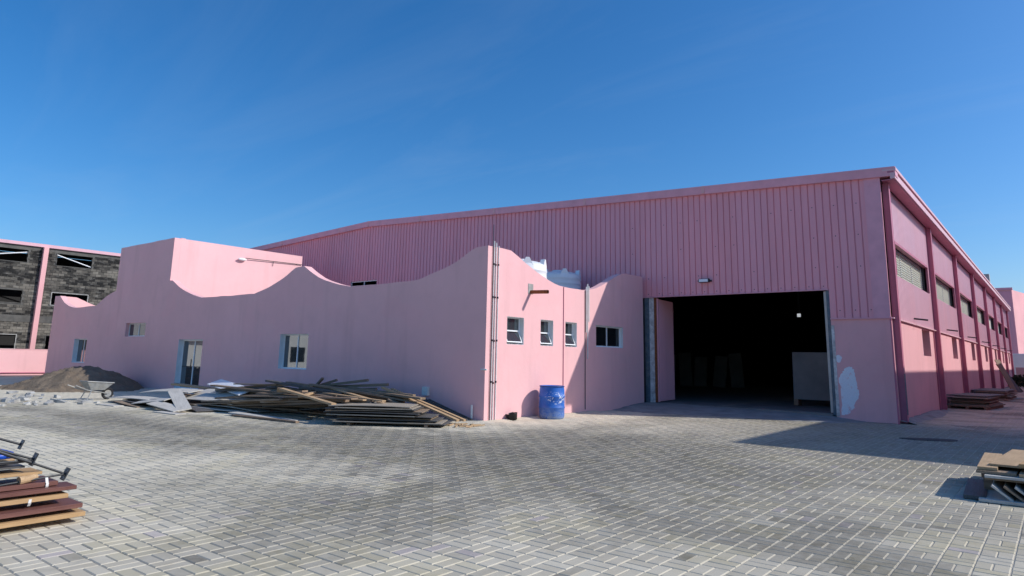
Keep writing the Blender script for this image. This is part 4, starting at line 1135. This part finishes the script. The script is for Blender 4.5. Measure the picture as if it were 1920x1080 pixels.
bar('plank', (-14.6, 12.95, .74), (-12.05, 13.2, .06), .10, .05, 'tanwood', 'tan plank just behind the long sloping sunlit one', 'plank')
bar('plank', (-14.45, 12.6, .56), (-12.75, 12.85, .08), .12, .04, 'brownwood', 'brown plank sloping under the long tan one', 'plank')
bar('plank', (-14.2, 12.5, .50), (-12.9, 12.7, .08), .10, .04, 'greywood', 'short grey plank lowest of the sloping ones by the stack', 'plank')
for i in range(4):
    bar('steel_bar', (-14.3+.12*i, 13.45+.10*i, .56-.03*i), (-12.65+.1*i, 13.55+.09*i, .02), .04, .04, 'plyface', ['first dark bar leaning low along the office wall by the corner', 'second dark bar leaning low along the office wall by the corner', 'third dark bar leaning low along the office wall by the corner', 'fourth dark bar leaning low along the office wall by the corner'][i], 'bar', 'dark bars by the office wall')
for i in range(14):
    x = -11.75+random.uniform(-.35, .45); y = 12.75+random.uniform(-.35, .35)
    mb = MB(); L = random.uniform(.1, .35); mb.box(-L/2, L/2, -.02, .02, 0, .025); o = mb.build('wood_scrap', M['tanwood']); o.location = (x, y, .012); o.rotation_euler = (0, random.uniform(-.1, .1), random.uniform(0, 3.1))
    tag(o, 'small splintered wood scrap at the right end of the plywood stack', 'scrap', 'wood scraps by the plywood stack')

# ------------------------------------------------------------------ drum and bucket by the corner
dm = empty('plastic_drum', (-11.55, 16.35, .0), R(20)); dm.scale = (1, 1, .95)
def drum_mat():
    t = NT('scuffed_blue_drum'); p = t.pos('obj')
    n = t.noise(p, 3.2, 5, .6, .3); n2 = t.noise(t.map(p, (1, 1, 1.7)), 7, 6, .72, 1.2)
    c = t.mix(t.ramp(n, .3, .7), (.016, .10, .42), (.028, .16, .58))
    sep = t.n.new('ShaderNodeSeparateXYZ'); t.l(p, sep.inputs[0])
    band = t.math('MULTIPLY', t.ramp(sep.outputs[2], .40, .50), t.math('SUBTRACT', 1.0, t.ramp(sep.outputs[2], .70, .82)))
    side = t.ramp(t.math('ADD', t.math('MULTIPLY', sep.outputs[0], 1.0), t.math('MULTIPLY', sep.outputs[1], -.55)), .02, .22)
    m1 = t.math('MULTIPLY', t.math('MULTIPLY', t.ramp(n2, .54, .57), band), side)
    c = t.mix(t.math('MULTIPLY', m1, .95), c, (.72, .76, .82))
    low = t.math('SUBTRACT', 1.0, t.ramp(sep.outputs[2], .05, .42))
    m2 = t.math('MULTIPLY', t.ramp(n2, .36, .62), low)
    c = t.mix(t.math('MULTIPLY', m2, .8), c, (.34, .40, .46))
    t.col(c); t.rough(t.ramp(n2, .2, .9, (.35, .35, .35, 1), (.65, .65, .65, 1)), .4); t.bump(n2, .1, .004); return t.mat
r = .365
prof = [(0, 0), (r*.9, 0), (r*.96, .03), (r, .12), (r*1.0, .30), (r*1.035, .32), (r*1.035, .345), (r, .365), (r, .62), (r*1.035, .64), (r*1.035, .665), (r, .685), (r*.985, .84), (r*.95, .905), (r*.95, .93), (r*.985, .935), (r*.985, .965), (r*.9, .97), (r*.9, .78), (0, .76)]
mb = MB(); mb.lathe(prof, 40); mb.build('drum_body', drum_mat(), dm, smooth=True)
mb = MB(); mb.lathe([(r*.99, .942), (r*1.0, .95), (r*.99, .962)], 40); mb.build('rim_band', plain('dark_rim', (.012, .03, .12), .5), dm)
tag(dm, 'open blue plastic drum with scraped white marks against the sunlit office wall', 'drum')
bk = empty('bucket', (-11.93, 15.02, .005))
mb = MB(); mb.lathe([(0, .0), (.13, 0), (.16, .17), (.165, .18), (.15, .18), (.12, .03), (0, .03)], 24); mb.build('bucket_body', M['black'], bk, smooth=True)
mb = MB(); mb.tube((-.16, 0, .17), (-.06, .13, .19), .006, 6); mb.tube((-.06, .13, .19), (.16, 0, .17), .006, 6); mb.build('handle', M['steel'], bk)
bk.rotation_euler = (R(8), R(-5), 0)
tag(bk, 'small black bucket at the foot of the sunlit wall left of the drum', 'bucket')

# ------------------------------------------------------------------ left foreground: formwork boards with steel props
SY = 3.0
lay = [  # x (near face), end y, z, width, thick, material, label
    (-7.74, 2.93, .050, .55, .042, 'orange', 'lowest orange-edged formwork board in the left foreground stack'),
    (-7.76, 2.90, .132, .52, .042, 'maroon', 'maroon formwork board resting above the lowest orange one'),
    (-7.85, 2.79, .228, .46, .040, 'orange', 'middle orange-edged formwork board tied with a white strap'),
    (-7.87, 2.86, .300, .30, .036, 'maroon', 'long maroon board above the middle orange one'),
    (-7.95, 2.72, .342, .42, .042, 'maroon', 'thick maroon board fifth from the ground in the left stack'),
    (-8.00, 2.59, .455, .34, .026, 'orange', 'thin orange batten near the top of the left foreground stack'),
    (-8.06, 2.45, .525, .30, .018, 'plyface', 'thin dark board just under the blue sack on the left stack'),
    (-8.14, 2.38, .585, .26, .022, 'tanwood', 'topmost thin tan board of the left foreground stack'),
]
for (x, ye, z, wd_, th, mt, lb) in lay:
    L = 3.2; mb = MB()
    o = board_mesh(L, wd_, th, mt, 'formwork_board'); o.location = (x-wd_/2, ye-L/2, z); o.rotation_euler = (0, R(-.35), R(90+random.uniform(-.8, .8)))
    bv = o.modifiers.new('bevel', 'BEVEL'); bv.width = .003; bv.segments = 1
    tag(o, lb, 'formwork board')
for i, (yy, z0, z1) in enumerate(((2.3, 0, .048), (1.0, 0, .04), (2.25, .094, .130), (1.0, .085, .12), (2.12, .176, .226), (.9, .17, .21), (2.0, .27, .298), (2.05, .386, .453), (1.9, .483, .523), (1.95, .545, .583))):
    mb = MB(); mb.box(-8.30, -7.98, yy-.04, yy+.04, z0, z1); o = mb.build('spacer_batten', M['brownwood'])
    tag(o, 'brown spacer batten laid between boards of the left foreground stack', 'batten', 'spacers in the left foreground stack')
mb = MB(); mb.tube((0, -.11, 0), (0, .05, .015), .04, 12, .034); o = mb.build('timber_wedge', M['tanwood']); o.location = (-8.02, 2.50, .425); o.rotation_euler = (0, 0, R(12))
tag(o, 'pale sawn wood end poking out above the maroon boards of the left stack', 'offcut')
def prop(plate, tail, label, s=.062):
    t = empty('steel_prop', plate); d = Vector(tail)-Vector(plate); dn = d.normalized()
    mb = MB(); mb.tube((0, 0, 0), tuple(d), .011, 10); mb.tube(tuple(dn*.30), tuple(d), .015, 10); mb.build('tube', M['dark_metal'], t)
    mb = MB(); mb.box(-s, s, -s, s, -.006, .006); p_ = mb.build('end_plate', M['dark_metal'], t); p_.rotation_mode = 'QUATERNION'; p_.rotation_quaternion = dn.to_track_quat('Z', 'X')
    for sx in (-1, 1):
        for sy in (-1, 1):
            mb = MB(); mb.tube((sx*s*.6, sy*s*.6, -.0075), (sx*s*.6, sy*s*.6, .0075), .012, 8); mb.build('plate_hole', M['steel'], p_)
    return tag(t, label, 'steel prop', 'steel props on the left foreground stack')
prop((-8.0, 2.79, .445), (-8.1, 1.55, 1.00), 'black steel prop reaching farthest right over the left foreground stack')
prop((-8.05, 2.51, .61), (-8.15, 1.3, 1.06), 'black steel prop with its end plate in the middle of the three')
prop((-8.1, 2.40, .755), (-8.2, 1.2, 1.20), 'black steel prop with the smallest hindmost end plate', .045)
for i, (a_, b_) in enumerate((((-7.99, 2.77, .445), (-8.02, .9, .29)), ((-8.04, 2.49, .605), (-8.1, .9, .60)), ((-8.05, 2.46, .595), (-8.1, .9, .56)))):
    mb = MB(); mb.tube(a_, b_, .010, 8); o = mb.build('brace_rod', M['dark_metal'])
    tag(o, ['lowest thin black rod running left from the rightmost prop plate', 'upper thin black rod running left from the middle prop plate', 'lower thin black rod running left from the middle prop plate'][i], 'rod')
M['strap'] = plain('white_plastic_tie', (.72, .70, .66), .5, .1, 30, .3, 60)
for i, (y, pts) in enumerate(((2.46, [(-7.862, .205), (-7.846, .235), (-7.848, .268), (-7.90, .275)]), (2.62, [(-7.955, .335), (-7.945, .36), (-7.95, .386), (-8.0, .44)]))):
    mb = MB()
    for (p, q_) in zip(pts, pts[1:]): mb.hexa([(p[0]+.006, y-.012, p[1]), (p[0]+.006, y+.012, p[1]), (q_[0]+.006, y+.016, q_[1]), (q_[0]+.006, y-.008, q_[1]), (p[0]+.009, y-.012, p[1]), (p[0]+.009, y+.012, p[1]), (q_[0]+.009, y+.016, q_[1]), (q_[0]+.009, y-.008, q_[1])])
    o = mb.build('plastic_strap', M['strap']); tag(o, ['white plastic strap hanging round the middle orange board', 'white plastic strap round the upper maroon board'][i], 'strap')
mb = MB(); mb.lathe([(0, 0), (.20, .0), (.26, .05), (.24, .12), (.14, .17), (0, .19)], 20, wob=.08); o = mb.build('blue_sack', plain('blue_plastic', (.01, .07, .42), .35, .2, 8, .3, 20), smooth=True); o.location = (-8.36, 2.22, .60); o.rotation_euler.z = .4; o.scale = (.8, .8, .55)
tag(o, 'crumpled blue plastic sack on top of the left foreground stack', 'sack')
# support so that the sack and the upper boards rest on something out of frame
mb = MB(); mb.box(-8.75, -8.42, .2, 2.2, .0, .60); o = mb.build('timber_crate', M['brownwood']); tag(o, 'dark timber crate behind the left foreground boards', 'crate')

# ------------------------------------------------------------------ right foreground: boards on leaning offcuts
def yb(name, x0, x1, y0, y1, z, th, deg, mat, label, cat='board', group=None, ry=0):
    # board with its length along the alley direction, near end at y0
    L = y1-y0; o = board_mesh(L, x1-x0, th, mat, name); o.location = ((x0+x1)/2, (y0+y1)/2, z)
    o.rotation_euler = (0, 0, R(90+deg)); return tag(o, label, cat, group)
yb('board', -1.02, -.80, 11.22, 13.1, .362, .036, 1.5, 'tanwood', 'short-ended tan board jutting farthest left on top of the right stack')
yb('board', -.99, -.56, 11.16, 13.2, .322, .034, -1, 'greywood', 'grey board directly below the jutting tan one in the right stack')
yb('board', -.545, -.10, 11.10, 13.0, .322, .036, 0, 'tanwood', 'tan-topped board beside the grey one in the right stack')
yb('board', -.93, -.30, 11.05, 13.3, .286, .030, 1, 'palewood', 'pale-edged board third down in the right foreground stack')
yb('board', -.90, .30, 11.12, 13.2, .252, .030, -1, 'greywood', 'wide grey board fourth down in the right foreground stack')
yb('plywood_sheet', -.80, .55, 11.36, 13.6, .402, .026, -4, 'tanwood', 'broad sunlit tan sheet on top of the right foreground stack', 'plywood')
yb('board', -.46, -.2, 11.20, 12.6, .436, .040, -7, 'orange', 'short orange-ended board on the broad sheet at the right edge')
yb('board', -1.0, -.42, 10.86, 13.0, .008, .036, 1, 'palewood', 'pale-edged board lying on the paving at the foot of the right stack')
yb('board', -1.2, -.95, 10.98, 12.6, .008, .045, 3, 'plyface', 'dark board on the paving at the left foot of the right stack')
for i in range(7):
    x = -.74+i*.118
    o = board_mesh(1.9, .27, .026, 'greywood' if i % 2 else 'palewood', 'leaning_board'); o.location = (x, 11.88+.02*(i % 3), .115)
    o.rotation_euler = (R(38), 0, R(90+random.uniform(-1, 1)))
    tag(o, 'narrow grey board leaning on edge in the row beneath the right stack', 'board', 'boards leaning beneath the right stack')
for i, y in enumerate((11.75, 12.75)):
    mb = MB(); mb.box(-1.0, .3, y-.05, y+.05, .20, .25); mb.box(-.98, -.88, y-.05, y+.05, .045, .199); mb.box(.42, .52, y-.05, y+.05, 0, .25)
    o = mb.build('trestle', M['brownwood']); tag(o, ['nearer timber trestle carrying the right foreground stack', 'farther timber trestle carrying the right foreground stack'][i], 'trestle')
# a second small stack just out of frame throws the shadow at the lower right edge
o = board_mesh(2.2, .5, .5, 'greywood', 'board_bundle'); o.location = (1.35, 8.7, .0); o.rotation_euler.z = R(8); tag(o, 'bundle of grey boards beyond the lower right edge', 'bundle')

# ------------------------------------------------------------------ pallets of boards along the warehouse side
def pallet_stack(loc, rz, L, W, n, label):
    t = empty('pallet_stack', loc, rz)
    for s in (-1, 0, 1):
        mb = MB(); mb.box(-L/2, L/2, s*W*.42-.05, s*W*.42+.05, .0, .09); mb.build('bearer', M['brownwood'], t)
    for i in range(5):
        mb = MB(); x = -L/2+.1+(L-.2)*i/4; mb.box(x-.06, x+.06, -W/2, W/2, .091, .112); mb.build('slat', M['greywood'], t)
    z = .115
    for i in range(n):
        th = random.uniform(.025, .05); l2 = L*random.uniform(.82, 1.06); w2 = W*random.uniform(.75, 1.0)
        o = board_mesh(l2, w2, th, random.choice(['greywood', 'plyface', 'greywood', 'ply_edge']), 'board'); o.parent = t
        o.location = (random.uniform(-.1, .1), random.uniform(-.08, .08), z); o.rotation_euler = (0, 0, R(random.uniform(-4, 4))); z += th+random.uniform(.003, .02)
    return tag(t, label, 'board stack', 'board stacks beside the warehouse wall')
pallet_stack((-2.95, 35.3, 0), R(84), 3.4, 1.5, 9, 'nearer stack of grey boards on a pallet beside the shaded side wall')
pallet_stack((-3.0, 46.5, 0), R(88), 5.6, 1.7, 8, 'farther stack of grey boards behind the pallet beside the side wall')
bar('plank', (-2.9, 41.0, .10), (-1.7, 44.5, .05), .14, .04, 'brownwood', 'single dark plank lying on the paving between the two board stacks', 'plank')
for i, (x0, y0, x1, y1, z1) in enumerate(((-2.6, 58.3, -3.45, 58.8, 2.2), (-2.4, 59.2, -3.45, 59.9, 1.9), (-2.3, 60.8, -3.4, 60.4, 1.5))):
    bar('leaning_board', (x0, y0, .02), (x1, y1, z1), .5, .05, 'plyface' if i else 'greywood', ['tallest grey board leaning on the side wall far down the alley', 'dark board leaning in the middle far down the alley', 'shortest dark board leaning far down the alley'][i], 'board')
